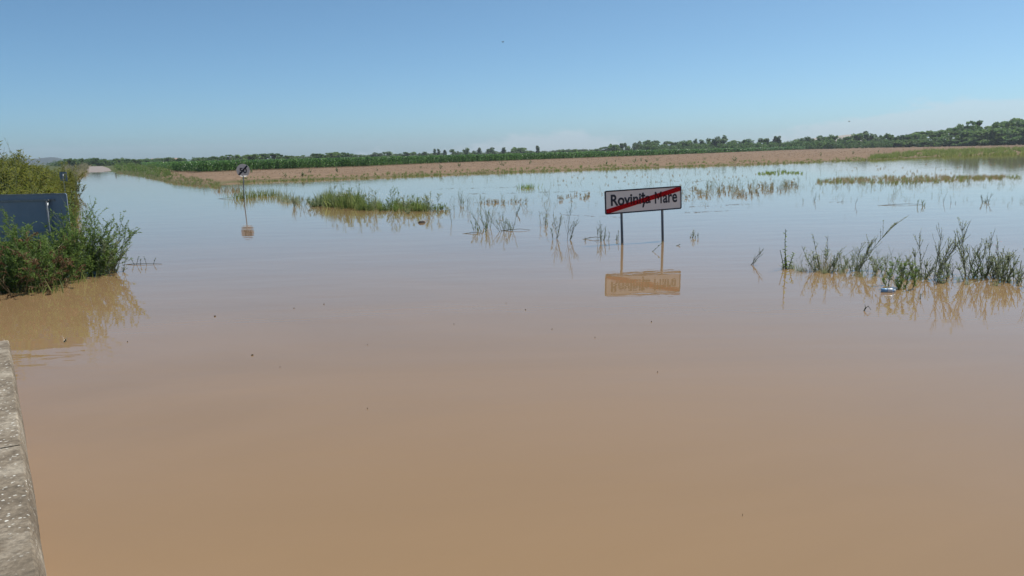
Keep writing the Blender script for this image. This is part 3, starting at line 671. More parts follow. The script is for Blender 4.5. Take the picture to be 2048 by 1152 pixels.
sp_('leaning_weed', 'weed', C, 1708, 541, 1745, 470, 'shorter leaning weed beside the tall one that leans right', 'weed_grey', nst=3, dens=1.2)
sp_('tufted_weed', 'weed', FE, 1775, 548, 1772, 508, 'low brownish weed mat behind the floating blue bottle', 'weed_grey', 'stem_dark', nst=10, spread=0.8, leaf=0.03, dens=0.8)
sp_('tufted_weed', 'weed', FE, 1806, 575, 1802, 518, 'bright green feathery weed nearest the floating blue bottle', 'weed_green', 'stem_green', nst=8, spread=0.32, leaf=0.03, dens=1.1)
sp_('chicory_plant', 'weed', C, 1862, 558, 1868, 456, 'dark branching wild chicory left of the gap in the right-hand row', 'weed_grey', nst=6, dens=1.4)
sp_('chicory_plant', 'weed', C, 1848, 556, 1838, 500, 'low dense chicory just left of the dark branching one', 'weed_grey', nst=9, dens=1.4)
sp_('chicory_plant', 'weed', C, 1872, 560, 1910, 462, 'chicory stem arching right towards the gap', 'weed_grey', nst=1, dens=1.0)
sp_('bare_weed', 'weed', C, 1897, 556, 1898, 512, 'thin low weed in the gap of the right-hand row', 'weed_dark', nst=3, dens=0.7)
sp_('chicory_plant', 'weed', C, 1940, 552, 1934, 440, 'tallest chicory right of the gap in the right-hand row', 'weed_grey', nst=5, dens=1.7)
sp_('chicory_plant', 'weed', C, 1942, 553, 1912, 462, 'chicory stem leaning left from the tallest one', 'weed_grey', nst=2, dens=1.0)
sp_('chicory_plant', 'weed', C, 1970, 555, 1974, 466, 'second tall chicory right of the gap', 'weed_grey', nst=5, dens=1.5)
r_ = sp_('chicory_plant', 'weed', C, 1992, 556, 1992, 484, 'chicory with lilac flower tip near the right edge', 'weed_grey', nst=8, dens=1.4)
flowers(r_, 5, r_h[r_.name], 0.035, 'flower_lilac', 0.016)
sp_('chicory_plant', 'weed', C, 2014, 560, 2014, 496, 'low chicory between the flowering one and the right edge', 'weed_grey', nst=8, dens=1.3)
sp_('chicory_plant', 'weed', C, 2036, 572, 2048, 500, 'chicory leaning out of the picture at the right edge', 'weed_grey', nst=5, dens=1.1)
sp_('tufted_weed', 'weed', FE, 1955, 556, 1958, 515, 'green low growth at the foot of the tall chicory', 'weed_green', 'stem_green', nst=9, spread=0.8, leaf=0.03, dens=0.8)
sp_('tufted_weed', 'weed', FE, 1868, 559, 1866, 520, 'pale low growth at the foot of the dark branching chicory', 'weed_grey', 'stem_green', nst=9, spread=0.7, leaf=0.03, dens=0.9)
sp_('tufted_weed', 'weed', FE, 2010, 562, 2008, 528, 'pale low growth near the right picture edge', 'weed_grey', 'stem_green', nst=9, spread=0.8, leaf=0.03, dens=0.8)
sp_('tufted_weed', 'weed', FE, 1692, 541, 1690, 508, 'pale low growth left of the leaning weed', 'weed_grey', 'stem_green', nst=7, spread=0.6, leaf=0.03, dens=0.7)
sp_('broken_stem', 'stick', C, 1836, 597, 1835, 586, 'short black stick poking out of the water in front of the right-hand row', 'weed_dark', nst=2, dens=0.2)
# around the town sign
sp_('bare_weed', 'weed', C, 1112, 478, 1110, 428, 'pale leafy weed left of the tall slender weed near the town sign', 'weed_grey', nst=4, dens=1.1)
sp_('bare_weed', 'weed', C, 1131, 480, 1135, 396, 'tall slender dark weed left of the town sign', 'weed_dark', nst=3, dens=1.0)
sp_('tufted_weed', 'weed', FE, 1097, 450, 1096, 420, 'small pale tuft behind the tall slender weed', 'weed_grey', nst=6, spread=0.4, leaf=0.03, dens=0.6)
sp_('bare_weed', 'weed', C, 1207, 481, 1205, 440, 'grassy weed just left of the town sign post', 'weed_dark', nst=7, dens=0.6)
sp_('bare_weed', 'weed', LF, 1233, 480, 1234, 460, 'small leafy sprig touching the left post of the town sign', 'weed_dark', nst=3, leaf=0.05)
sp_('bare_weed', 'weed', C, 1291, 503, 1312, 484, 'thin sprig bent right between the two posts of the town sign', 'weed_dark', nst=1, dens=0.5)
sp_('bare_weed', 'weed', LF, 1330, 492, 1342, 486, 'low dark leaf cluster right of the right post of the town sign', 'weed_dark', nst=3, leaf=0.05)
sp_('bare_weed', 'weed', C, 1384, 476, 1385, 458, 'small sprig right of the town sign', 'weed_grey', nst=6, dens=0.5)
sp_('bare_weed', 'weed', LF, 1172, 482, 1172, 474, 'tiny low sprig between the slender weed and the grassy weed', 'weed_dark', nst=3, leaf=0.05)
# middle of the flood
sp_('bare_weed', 'weed', C, 922, 410, 922, 384, 'forked weed right of the long grass bank', 'weed_green', nst=3, dens=1.0)
sp_('bare_weed', 'weed', C, 938, 422, 940, 398, 'single thin dark stem right of the forked weed', 'weed_dark', nst=1, dens=0.3)
sp_('bare_weed', 'weed', C, 902, 446, 900, 420, 'thin dotted stem at the right end of the grass bank', 'weed_green', nst=1, dens=0.7)
sp_('tufted_weed', 'weed', C, 964, 463, 962, 438, 'low spiky weed, left one of the close pair before the grass', 'weed_green', nst=8, dens=0.8)
sp_('tufted_weed', 'weed', C, 974, 455, 972, 412, 'taller bushy weed of the close pair before the grass', 'weed_green', nst=7, dens=0.9)
sp_('tufted_weed', 'weed', C, 1012, 463, 1010, 424, 'round spiky weed with brown tips right of the close pair', 'weed_green', nst=9, dens=0.8)
sp_('bare_weed', 'weed', C, 1030, 428, 1036, 410, 'small sprig behind the round spiky weed', 'weed_dark', nst=2, dens=0.8)
sp_('bare_weed', 'weed', C, 1005, 436, 1004, 424, 'thin brownish sprig behind the close pair', 'weed_grey', nst=3, dens=0.5)
sp_('grass_tuft', 'grass', GR, 1054, 376, 1056, 362, 'small bright green grass tuft alone in open water at centre', 'bright_grass', 'stem_green', n=70, spread=0.28, w=0.03)
sp_('bare_weed', 'weed', C, 1972, 405, 1973, 385, 'lone dark sprig in open water on the right', 'weed_dark', nst=6, dens=0.6)
sp_('bare_weed', 'weed', C, 1842, 412, 1843, 400, 'pale green sprig on a floating twig at right', 'weed_green', nst=4, dens=0.8)
sp_('bare_weed', 'weed', C, 1708, 411, 1708, 392, 'thin upright stem alone in water, right of the town sign', 'weed_dark', nst=1, dens=0.3)
sp_('bare_weed', 'weed', C, 1628, 402, 1630, 384, 'reddish thin sprig in water, far right of the town sign', 'weed_dark', nst=3, dens=0.4)
sp_('bare_weed', 'weed', C, 1888, 406, 1889, 388, 'thin upright stem left of the lone dark sprig', 'weed_dark', nst=1, dens=0.2)
sp_('bare_weed', 'weed', C, 1903, 406, 1903, 392, 'short upright stem next left of the lone dark sprig', 'weed_dark', nst=2, dens=0.2)
# weeds of the grass bank in front of the field
sp_('upright_weed', 'weed', C, 590, 413, 586, 385, 'pale spreading weed at the left end of the grass bank', 'weed_grey', nst=7, dens=1.0)
sp_('upright_weed', 'weed', C, 604, 412, 610, 384, 'second spreading weed at the left end of the grass bank', 'weed_grey', nst=5, dens=0.9)
sp_('upright_weed', 'weed', FE, 634, 413, 632, 392, 'dark low bushy weed left of the dense grass', 'weed_dark', nst=9, spread=0.6, leaf=0.05, dens=0.9)
G2 = 'tall weeds in the grass bank'
for px, py, tx, ty, lab, mt in ((668, 414, 670, 368, 'tallest thin weed at the left end of the dense grass', 'weed_grey'), (700, 416, 702, 374, 'dense green weed in the grass bank below the corn edge', 'grass'),
        (716, 418, 717, 373, 'leafy green spire in the middle of the grass bank', 'weed_green'), (745, 420, 742, 378, 'weed with dotted seed heads right of the leafy spire', 'weed_grey'),
        (780, 420, 788, 378, 'tall weed at the right peak of the grass bank', 'weed_green'), (815, 421, 818, 392, 'thin weed right of the grass bank peak', 'weed_grey'),
        (834, 421, 835, 390, 'upright weed near the right end of the grass bank', 'weed_green'), (868, 422, 866, 386, 'pinkish thin weed at the right end of the grass bank', 'weed_grey'), (690, 417, 688, 376, 'weed left of the leafy spire in the grass bank', 'weed_green')):
    r_ = sp_('bank_weed', 'weed', FE, px, py, tx, ty, lab, mt, 'stem_green', G2, nst=7, spread=0.42, leaf=0.05, dens=0.8)
    flowers(r_, 7, r_h[r_.name] * 0.8, 0.22, 'flower_white', 0.022)
# beside the round sign
sp_('grass_tuft', 'grass', GR, 487, 397, 488, 372, 'green grass clump at the foot of the round sign', 'grass', n=160, spread=0.35, w=0.02)
sp_('grass_tuft', 'grass', GR, 520, 392, 521, 372, 'grass clump first right of the round sign', 'grass', n=120, spread=0.4, w=0.02)
sp_('grass_tuft', 'grass', GR, 542, 392, 543, 370, 'grass clump second right of the round sign', 'grass', n=130, spread=0.3, w=0.02)
sp_('grass_tuft', 'grass', GR, 460, 382, 461, 366, 'yellowish grass clump left of the round sign post', 'sedge', n=130, spread=0.5, w=0.025)

# ------------------------------------------------------------------ growth nobody could count
def tuft_variants(kind, nvar, **kw):
    out = []
    for i in range(nvar):
        st, lf = kind(1.0, **kw); mb = MB(); 
        if st: mb.add(st.v, st.f)
        mb.add(lf.v, lf.f); out.append(tris(mb))
    return out
TV_grass = tuft_variants(p_grass, 6, n=22, spread=0.16, w=0.05)
TV_thin = tuft_variants(p_grass, 8, n=34, spread=0.13, w=0.022)
TV_feath = tuft_variants(p_feather, 6, nst=5, spread=0.35, leaf=0.11, dens=0.7)
TV_sprig = tuft_variants(p_chicory, 6, nst=3, dens=0.7)
TV_sprig = [(np.column_stack([v[:, 0] * 1.5, v[:, 1] * 1.5, v[:, 2]]), t) for v, t in TV_sprig]
def patch(name, label, mat, var, px0, px1, pyf, n, hpx, cat='weeds', skew=0.0, zland=False, kind='stuff', clump=None):
    """scatter n tufts over image columns px0..px1; pyf(px)->(y0,y1); hpx height range in photo pixels"""
    pos, rot, sc = [], [], []
    cs = [(rng.uniform(px0, px1), rng.uniform(0, 1)) for _ in range(clump)] if clump else None
    for i in range(n):
        if cs:
            c = cs[rng.integers(len(cs))]; px = c[0] + rng.normal(0, (px1 - px0) * 0.02); u = min(1, max(0, c[1] + rng.normal(0, 0.08)))
        else: px = rng.uniform(px0, px1); u = rng.uniform(0, 1)
        y0, y1 = pyf(px); p = at(px, y0 + (y1 - y0) * u); h = rng.uniform(*hpx) / ppm(p)
        pos.append((p[0], p[1], 0.0)); rot.append(rng.uniform(0, 6.28)); hs = h * rng.uniform(0.9, 1.4); sc.append((hs, hs, h))
    pos = np.array(pos)
    if zland: pos[:, 2] = np.maximum(0, height(pos[:, :2]))
    return tag(scatter(name, M[mat], var, pos, rot, sc), label, cat, kind=kind)
lin = lambda *k: (lambda px: (np.interp(px, [a for a, _, _ in k], [b for _, b, _ in k]), np.interp(px, [a for a, _, _ in k], [c for _, _, c in k])))
patch('grass_bank', 'dense green grass standing in the flood before the field', 'grass', TV_thin, 652, 722, lin((652, 404, 414), (722, 406, 418)), 85, (8, 42), 'grass')
patch('grass_bank', 'lower green growth of the bank running right towards open water', 'weed_green', TV_feath, 715, 892, lin((715, 412, 422), (800, 412, 425), (892, 418, 422)), 85, (4, 15), 'grass')
patch('grass_bank', 'thin grass blades rising from the middle of the grass bank', 'grass', TV_thin, 715, 850, lin((715, 410, 421), (850, 414, 423)), 60, (6, 34), 'grass')
patch('grass_bank', 'pale thin blades at the left end of the grass bank', 'weed_grey', TV_thin, 628, 690, lin((628, 408, 413), (690, 400, 410)), 26, (10, 34), 'grass')
patch('flooded_weeds', 'sparse thin blades trailing left from the grass bank towards the round sign', 'weed_grey', TV_thin, 556, 660, lin((556, 392, 402), (610, 398, 412), (660, 400, 413)), 30, (6, 26))
patch('flooded_weeds', 'fine wispy stalks between the grass bank and the town sign', 'weed_grey', TV_sprig, 880, 1120, lin((880, 396, 430), (1000, 392, 436), (1120, 388, 440)), 46, (7, 24))
patch('flooded_weeds', 'pale flower-dotted growth at the right end of the grass bank', 'weed_grey', TV_feath, 800, 905, lin((800, 420, 430), (905, 418, 428)), 22, (4, 10))
patch('flooded_weeds', 'thin bare stalks among the right-hand weed row', 'weed_grey', TV_sprig, 1600, 2055, lin((1600, 534, 544), (1800, 540, 556), (2055, 548, 572)), 26, (18, 62))
patch('flooded_weeds', 'fine broken stalks at the feet of the right-hand weed row', 'weed_grey', TV_thin, 1560, 2055, lin((1560, 532, 542), (1800, 542, 562), (2055, 550, 575)), 36, (6, 22))
patch('flooded_sedge', 'long tan strip of dry sedge standing in water on the right', 'sedge', TV_thin, 1630, 2010, lin((1630, 360, 366), (1760, 352, 366), (1900, 352, 362), (2010, 352, 356)), 460, (3, 9), 'grass')
patch('flooded_sedge', 'sparse brownish weed tips around the tan sedge strip on the right', 'weed_grey', TV_sprig, 1560, 2060, lin((1560, 362, 384), (1800, 362, 376), (2060, 352, 374)), 150, (5, 12))
patch('flooded_weeds', 'scattered brown weed tips right of the town sign', 'sedge', TV_feath, 1350, 1600, lin((1350, 376, 398), (1480, 372, 396), (1600, 366, 378)), 120, (4, 9))
patch('flooded_weeds', 'thin grey sprigs mixed with the brown tips right of the town sign', 'weed_grey', TV_sprig, 1360, 1600, lin((1360, 374, 396), (1600, 364, 380)), 70, (8, 20))
patch('flooded_sedge', 'greener blades mixed into the tan sedge strip on the right', 'grass', TV_thin, 1630, 2040, lin((1630, 362, 368), (1760, 354, 370), (1900, 354, 364), (2040, 352, 357)), 200, (3, 10), 'grass')
patch('flooded_weeds', 'faint broken weed patches on the open flood behind the right-hand row', 'weed_grey', TV_sprig, 1360, 2060, lin((1360, 384, 412), (1700, 368, 412), (2060, 360, 410)), 130, (3, 9), clump=60)
patch('flooded_weeds', 'faint tan blades dotted between sedge strip and field shore', 'sedge', TV_thin, 1100, 2060, lin((1100, 352, 372), (1500, 338, 368), (2060, 322, 350)), 150, (2, 5), clump=55)
patch('bright_grass', 'low bright green grass patch in the water before the right field', 'bright_grass', TV_grass, 1515, 1605, lin((1515, 347, 349), (1560, 342, 349), (1605, 345, 348)), 60, (3, 7), 'grass')
patch('flooded_weeds', 'reddish brown tufts behind the spiky weed pair', 'sedge', TV_feath, 955, 1052, lin((955, 404, 407), (1052, 403, 407)), 26, (4, 9))
patch('flooded_weeds', 'reddish brown weed tips behind the town sign', 'sedge', TV_feath, 1110, 1215, lin((1110, 390, 402), (1215, 386, 396)), 26, (4, 9))
patch('flooded_weeds', 'tiny weed tips scattered over the open flood at right', 'weed_grey', TV_sprig, 1050, 2060, lin((1050, 362, 420), (1400, 350, 412), (2060, 336, 420)), 150, (4, 11), clump=45)
patch('flooded_weeds', 'tiny dark weed tips along the far water below the field', 'weed_grey', TV_sprig, 560, 1750, lin((560, 364, 372), (1000, 347, 360), (1300, 337, 352), (1750, 321, 336)), 150, (4, 10), clump=60)
patch('shore_grass', 'dull green grass fringe along the water edge of the field', 'grass', TV_grass, 470, 1800, lin((470, 362, 366), (560, 359.5, 363), (700, 355, 358), (850, 349, 352), (1000, 343, 346), (1300, 333, 336), (1600, 323.5, 326.5), (1800, 315, 318)), 800, (2.5, 7), 'grass', zland=True)
patch('shore_weeds', 'small dark weeds dotted along the shore of the field', 'weed_dark', TV_feath, 500, 1850, lin((500, 352, 362), (700, 347, 357), (1000, 336, 344), (1300, 327, 334), (1600, 316, 325), (1850, 306, 315)), 26, (4, 12), zland=True)
patch('flooded_meadow', 'green reedy grass standing in the flood at the far right', 'grass', TV_grass, 1740, 2120, lin((1740, 317, 319), (1850, 307, 314), (2048, 301, 309), (2120, 299, 307)), 900, (5, 10), 'grass', zland=True)
patch('verge_grass', 'tan and green grass verge along the right side of the flooded road', 'grass', TV_thin, 226, 440, lin((226, 336, 343), (300, 340, 356), (345, 352, 367), (440, 368, 377)), 420, (3, 9), 'grass', zland=True)
patch('verge_weeds', 'green weeds growing on the verge left of the tan field', 'weed_green', TV_feath, 228, 345, lin((228, 332, 341), (300, 336, 352), (345, 345, 364)), 170, (4, 10), zland=True)
patch('verge_grass', 'tan dry grass in the verge right of the flooded road', 'sedge', TV_thin, 235, 440, lin((235, 342, 346), (300, 350, 357), (345, 358, 367), (440, 370, 377)), 200, (3, 8), 'grass', zland=True)
patch('road_verge', 'yellowish grass verge on the left of the emerging road', 'sedge', TV_grass, 128, 176, lin((128, 338, 352), (150, 340, 366), (176, 334, 342)), 160, (6, 14), 'grass', zland=True)
patch('far_grass', 'low grass behind the end of the road', 'grass', TV_grass, 100, 300, lin((100, 331, 334), (170, 329, 332.5), (300, 329, 332)), 240, (4, 8), 'grass', zland=True)
TV_stub = tuft_variants(p_grass, 6, n=9, spread=0.5, w=0.06)
patch('stubble', 'short tan stubble covering the bare field strip', 'stubble', TV_stub, 345, 2048, lin((345, 346, 364), (500, 343, 358), (700, 336, 355), (1000, 324, 343), (1300, 313, 332), (1600, 301, 323), (1800, 294.5, 314), (2048, 291, 303)), 3800, (1.2, 3.2), 'stubble', zland=True)
# tall yellow weeds of the left bank
pos, rot, sc = [], [], []
while len(pos) < 520:
    px = rng.uniform(-330, 168); D_ = math.exp(rng.uniform(math.log(17.6), math.log(110)))
    p = pt(px, 330, D_)
    s = sdf(p[:2])[0]
    if s < 0.25: continue
    h = 1.33 * rng.uniform(0.95, 1.4) * np.interp(s, [0, 1.5], [0.55, 1]) * np.interp(D_, [15, 30, 60], [1.05, 1.1, 0.85]); pos.append((p[0], p[1], height(p[:2])[0])); rot.append(rng.uniform(0, 6.28)); sc.append((h * 1.1, h * 1.1, h))
for px, D_, h in ((116, 33, 1.35), (122, 31, 1.0), (138, 34, 0.95), (108, 31, 1.5), (131, 30, 0.8), (124, 40, 1.7), (134, 42, 1.6), (112, 39, 1.8), (141, 46, 1.5), (118, 45, 1.8), (147, 52, 1.4), (104, 36, 1.7), (150, 60, 1.4)):
    p = pt(px, 330, D_); pos.append((p[0], p[1], max(0, height(p[:2])[0]))); rot.append(px); sc.append((h, h, h))
TV_bank = tuft_variants(p_feather, 8, nst=6, spread=0.38, leaf=0.06, dens=1.0)
tag(scatter('bank_weeds', M['weed_yellow'], TV_bank, pos, rot, sc), 'thicket of tall yellow-green weeds covering the left bank', 'weeds', kind='stuff')
for px, ty, D_, lab in ((6, 288, 18.6, 'pale green umbel weed rising above the left bank at the picture edge'), (20, 294, 19.2, 'second pale green weed standing above the left bank'), (48, 304, 22, 'thin seeding weed above the left bank thicket')):
    p = pt(px, 330, D_); zz = height(p[:2])[0]; t = pt(px, ty, D_)
    plant('umbel_weed', 'weed', lab, (p[0], p[1], zz), p_chicory(t[2] - zz, (0, 0), nst=3, dens=1.6), 'weed_grey', 'stem_green', 'tall weeds above the left bank')

# ------------------------------------------------------------------ corn
cedge = [(205, 326), (250, 328), (300, 334), (345, 343), (400, 345), (500, 341), (620, 337), (740, 333), (870, 327), (1000, 322.5), (1150, 317), (1300, 311.5), (1400, 307.5), (1500, 303.5), (1600, 299.5), (1700, 296), (1800, 293), (1900, 290.8)]
cx_ = [a for a, _ in cedge]; cd_ = [float(np.hypot(*at(a, b, 0.4)[:2])) for a, b in cedge]
def corn_mb(nl, seg, w, stalk=True):
    mb = MB(); h = 1.0
    if stalk: mb.tube([(0, 0, 0), (0.01, 0, 0.5), (0, 0.01, 0.86)], 0.012, 0.006, 3, False)
    a = rng.uniform(0, 6.28)
    for k in range(nl):
        z = 0.10 + 0.76 * k / (nl - 1); aa = a + math.pi * k + rng.normal(0, 0.35)
        mb.blade((0, 0, z), (math.cos(aa) * 0.55, math.sin(aa) * 0.55, 1), rng.uniform(0.36, 0.55), w, 0.55, seg)
    return mb
corn_hi = [corn_mb(9, 3, 0.055).mesh('corn_plant', M['corn']) for _ in range(5)]
def corn_h(px): return float(np.interp(px, [205, 345, 1000, 1500, 1900], [1.25, 1.4, 1.45, 1.65, 1.8]))
n_c = 0
for i in range(300):
    px = 348 + (1150 - 348) * (i + rng.uniform(0, 0.8)) / 300
    D_ = np.interp(px, cx_, cd_) + rng.uniform(0, 0.35); p = pt(px, 330, D_); h = corn_h(px) * rng.uniform(0.85, 1.05)
    o = link('corn_plant', corn_hi[i % 5]); o.location = (p[0], p[1], height(p[:2])[0] - 0.02); o.rotation_euler.z = rng.uniform(0, 6.28); o.scale = (h, h, h)
    tag(o, 'green corn plant in the front row of the field behind the tan strip', 'corn', 'front row of corn plants')
TV_corn = [tris(corn_mb(7, 2, 0.09, False)) for _ in range(8)]
pos, rot, sc = [], [], []
for i in range(15000):
    px = rng.uniform(205, 1930); u = rng.uniform(0, 1)
    de = np.interp(px, cx_, cd_); D_ = de + 0.6 + (26 * u ** 1.6 if u < 0.7 else 15 + 160 * (u - 0.7) / 0.3); p = pt(px, 330, D_); h = corn_h(px) * rng.uniform(0.9, 1.06)
    pos.append((p[0], p[1], 0)); rot.append(rng.uniform(0, 6.28)); w_ = h * max(1.0, de / 140); sc.append((w_, w_, h))
pos = np.array(pos); pos[:, 2] = height(pos[:, :2]) - 0.02
tag(scatter('corn_field', M['corn'], TV_corn, pos, rot, sc), 'dark green mass of corn filling the field behind its front row', 'corn', kind='stuff')

# ------------------------------------------------------------------ trees on the skyline
def crown_mb(kind, n=1500):
    mb = MB(); lobes = []
    if kind == 'poplar': lobes = [((rng.normal(0, .03), rng.normal(0, .03), 0.2 + 0.72 * i / 7), 0.13 * (1.1 - 0.55 * i / 7), 0.16) for i in range(8)]
    elif kind == 'shrub': lobes = [((rng.uniform(-.42, .42), rng.uniform(-.4, .4), rng.uniform(0.1, 0.72)), rng.uniform(.08, .2), rng.uniform(.08, .22)) for i in range(18)]
    elif kind == 'acacia': lobes = [((rng.normal(0, .24), rng.normal(0, .24), rng.uniform(0.08, 0.9)), rng.uniform(.07, .17), rng.uniform(.05, .14)) for i in range(26)]
    else: lobes = [((rng.normal(0, .2), rng.normal(0, .2), rng.uniform(0.14, 0.82)), rng.uniform(.08, .2), rng.uniform(.07, .17)) for i in range(22)]
    for k in range(n):
        c, rx, rz_ = lobes[rng.integers(len(lobes))]; d = rng.normal(0, 1, 3); d /= np.linalg.norm(d); r = rng.uniform(0.55, 1.08)
        p = np.array(c) + d * (rx * r, rx * r, rz_ * r); s = rng.uniform(0.025, 0.07)
        a = rng.normal(0, 1, 3); a /= np.linalg.norm(a); b_ = np.cross(a, rng.normal(0, 1, 3)); b_ /= np.linalg.norm(b_)
        mb.add([p - a * s, p - b_ * s * 0.7, p + a * s, p + b_ * s * 0.7], [(0, 1, 2, 3)])
    return mb
CR = {}
for kd, mats in (('round', 'abc'), ('poplar', 'ac'), ('shrub', 'abc'), ('acacia', 'ab')):
    for c in mats:
        for v_ in range(5): CR.setdefault((kd, c), []).append(crown_mb(kd, 420 if kd == 'poplar' else 1500).mesh('crown', M['tree_' + c]))
def trunk_me():
    mb = MB(); mb.tube([(0, 0, -0.05), (0.01, 0, 0.3), (0, 0.01, 0.75)], 0.03, 0.008, 6)
    for k in range(5):
        a = rng.uniform(0, 6.28); mb.tube([(0, 0, 0.25 + .08 * k), (0.12 * math.cos(a), 0.12 * math.sin(a), 0.42 + .08 * k), (0.2 * math.cos(a), 0.2 * math.sin(a), 0.52 + .08 * k)], 0.012, 0.004, 4)
    return mb.mesh('trunk', M['bark'])
TR = [trunk_me() for _ in range(3)]
def ordn(n): return '%d%s' % (n, 'th' if 10 <= n % 100 <= 20 else {1: 'st', 2: 'nd', 3: 'rd'}.get(n % 10, 'th'))
ADJ = {'round': 'rounded', 'poplar': 'narrow upright', 'shrub': 'low spreading', 'acacia': 'uneven feathery'}
COLN = {'a': 'dark green', 'b': 'mid green', 'c': 'grey-green'}
def tree(px, py, w, D_, kd, c, row, k, group):
    t = pt(px, py, D_); zz = 0.4; h = max(2.0, t[2] - zz) * 1.04; wm_ = w / FPX * D_ / {'round': 0.75, 'poplar': 0.3, 'shrub': 0.95, 'acacia': 0.8}[kd]
    r = empty('shrub_tree' if kd == 'shrub' else 'tree', (t[0], t[1], zz), rng.uniform(0, 6.28)); r.scale = (wm_, wm_, h)
    L_ = CR[(kd, c)]; link('crown', L_[k % len(L_)], r); link('trunk', TR[k % 3], r)
    tag(r, '%s %s tree, %s from left in %s' % (ADJ[kd], COLN[c], ordn(k + 1), row), 'tree', group)
T_left = [(138, 316, 18), (150, 315, 20), (165, 315, 20), (178, 315, 16), (193, 312, 17), (208, 318, 16), (218, 317.5, 16), (232, 315, 20), (252, 316, 16), (272, 318, 18), (292, 317, 18), (335, 313, 15), (365, 315, 16), (395, 314, 20), (420, 313, 16)]
for k, (a, b_, w) in enumerate(T_left): tree(a, b_, w * 1.2, 420 + 15 * (k % 4), 'shrub' if k % 3 else 'round', 'ab'[k % 2], 'far left row behind the road', k, 'trees behind the road')
T_mid = [(440, 311, 22), (458, 309, 22), (478, 308.5, 24), (503, 308, 24), (525, 307, 26), (550, 307, 26), (572, 310, 20), (590, 311, 20), (618, 309.5, 20), (640, 306, 26), (660, 305, 22), (674, 304, 20), (690, 304, 20), (703, 307.5, 18)]
for k, (a, b_, w) in enumerate(T_mid): tree(a, b_, w * 1.2, 380 + 12 * (k % 3), 'acacia' if k % 3 else 'round', 'ab'[(k // 2) % 2], 'clump behind the corn at left', k, 'trees behind the corn')
T_cen = [(722, 309, 20, 's'), (752, 305, 24, 'r'), (776, 302, 18, 'r'), (800, 306, 18, 's'), (815, 303.5, 20, 'r'), (842, 303, 18, 'r'), (857, 305, 16, 's'), (869, 299, 6, 'p'), (877, 299, 7, 'p'), (890, 301, 8, 'p'), (905, 298, 10, 'a'), (916, 302.5, 30, 's'), (933, 295, 13, 'r'), (948, 300, 14, 's'), (958, 297, 9, 'p'), (980, 294, 20, 'r'), (1008, 296, 9, 'p'), (1022, 301, 22, 's'), (1040, 293.5, 26, 'r'), (1060, 300, 20, 's'), (1075, 293, 9, 'p'), (1100, 299, 26, 's'), (1122, 298, 20, 's'), (1137, 297, 16, 's'), (1150, 296, 22, 's'), (1165, 294.5, 22, 's'), (1190, 296, 22, 's'), (1210, 292.5, 22, 'r'), (1229, 287, 18, 'r'), (1242, 285, 15, 'r'), (1256, 289, 16, 's'), (1270, 282.5, 18, 'r'), (1285, 285, 20, 's')]
KD = {'s': 'shrub', 'r': 'round', 'p': 'poplar', 'a': 'acacia'}
for k, (a, b_, w, kd) in enumerate(T_cen): tree(a, b_, w * 1.15, 560 + 14 * (k % 4), KD[kd], 'c' if kd == 'p' else 'bc'[k % 2] if kd != 'a' else 'b', 'row behind the corn at centre', k, 'trees behind the corn')
T_rt = [(1300, 279, 26, 'r'), (1322, 287, 20, 's'), (1340, 281, 26, 'r'), (1358, 280, 20, 'r'), (1378, 280, 24, 'r'), (1392, 280, 9, 'p'), (1403, 281, 11, 'p'), (1416, 280, 16, 'r'), (1441, 270.5, 28, 'r'), (1428, 279, 18, 's'), (1465, 280, 16, 'r'), (1480, 283, 22, 's'), (1495, 277, 24, 'r'), (1512, 284, 20, 's'), (1535, 275, 22, 'r'), (1550, 275, 10, 'p'), (1558, 274, 9, 'p'), (1568, 280, 22, 's'), (1590, 283, 30, 's'), (1600, 276, 16, 'r'), (1618, 272, 24, 'r'), (1645, 268, 28, 'r'), (1663, 268, 16, 'r'), (1682, 274, 24, 's'), (1697, 273, 22, 'r'), (1716, 266, 20, 'r'), (1742, 262.5, 24, 'r'), (1768, 267.5, 20, 'r'), (1780, 265.5, 14, 'r'), (1797, 270, 22, 's')]
for k, (a, b_, w, kd) in enumerate(T_rt): tree(a, b_, w * 1.25, 520 + 14 * (k % 4), KD[kd], 'abc'[k % 3] if kd != 'p' else 'c', 'right-hand row behind the field', k, 'trees behind the field')
T_wd = [(1812, 270, 26), (1838, 266, 26), (1862, 261, 28), (1890, 261, 28), (1914, 255, 26), (1926, 247.5, 12), (1950, 240.5, 28), (1972, 246, 28), (1990, 241.5, 28), (2012, 245, 26), (2028, 242, 22), (2043, 236.5, 28), (2065, 239, 28), (2088, 238, 30)]
for k, (a, b_, w) in enumerate(T_wd): tree(a, b_, w * 1.35, 500 + 16 * (k % 3), 'acacia', 'ab'[k % 2], 'tall wood at far right', k, 'wood at the right')
T_ws = [(1820, 279, 28), (1848, 277, 26), (1875, 272, 28), (1900, 270, 30), (1925, 262, 30), (1948, 258, 30), (1972, 258, 30), (1998, 256, 30), (2024, 255, 30), (2050, 254, 30), (1890, 280, 26), (1915, 277, 28), (1942, 273, 30), (1968, 274, 30), (1994, 272, 30), (2020, 274, 30), (2046, 272, 30), (2070, 268, 30)]
for k, (a, b_, w) in enumerate(T_ws): tree(a, b_, w * 1.2, 470 + 8 * (k % 3), 'shrub' if k > 9 else 'acacia', 'ba'[k % 2], 'front edge of the far right wood', k, 'wood at the right')

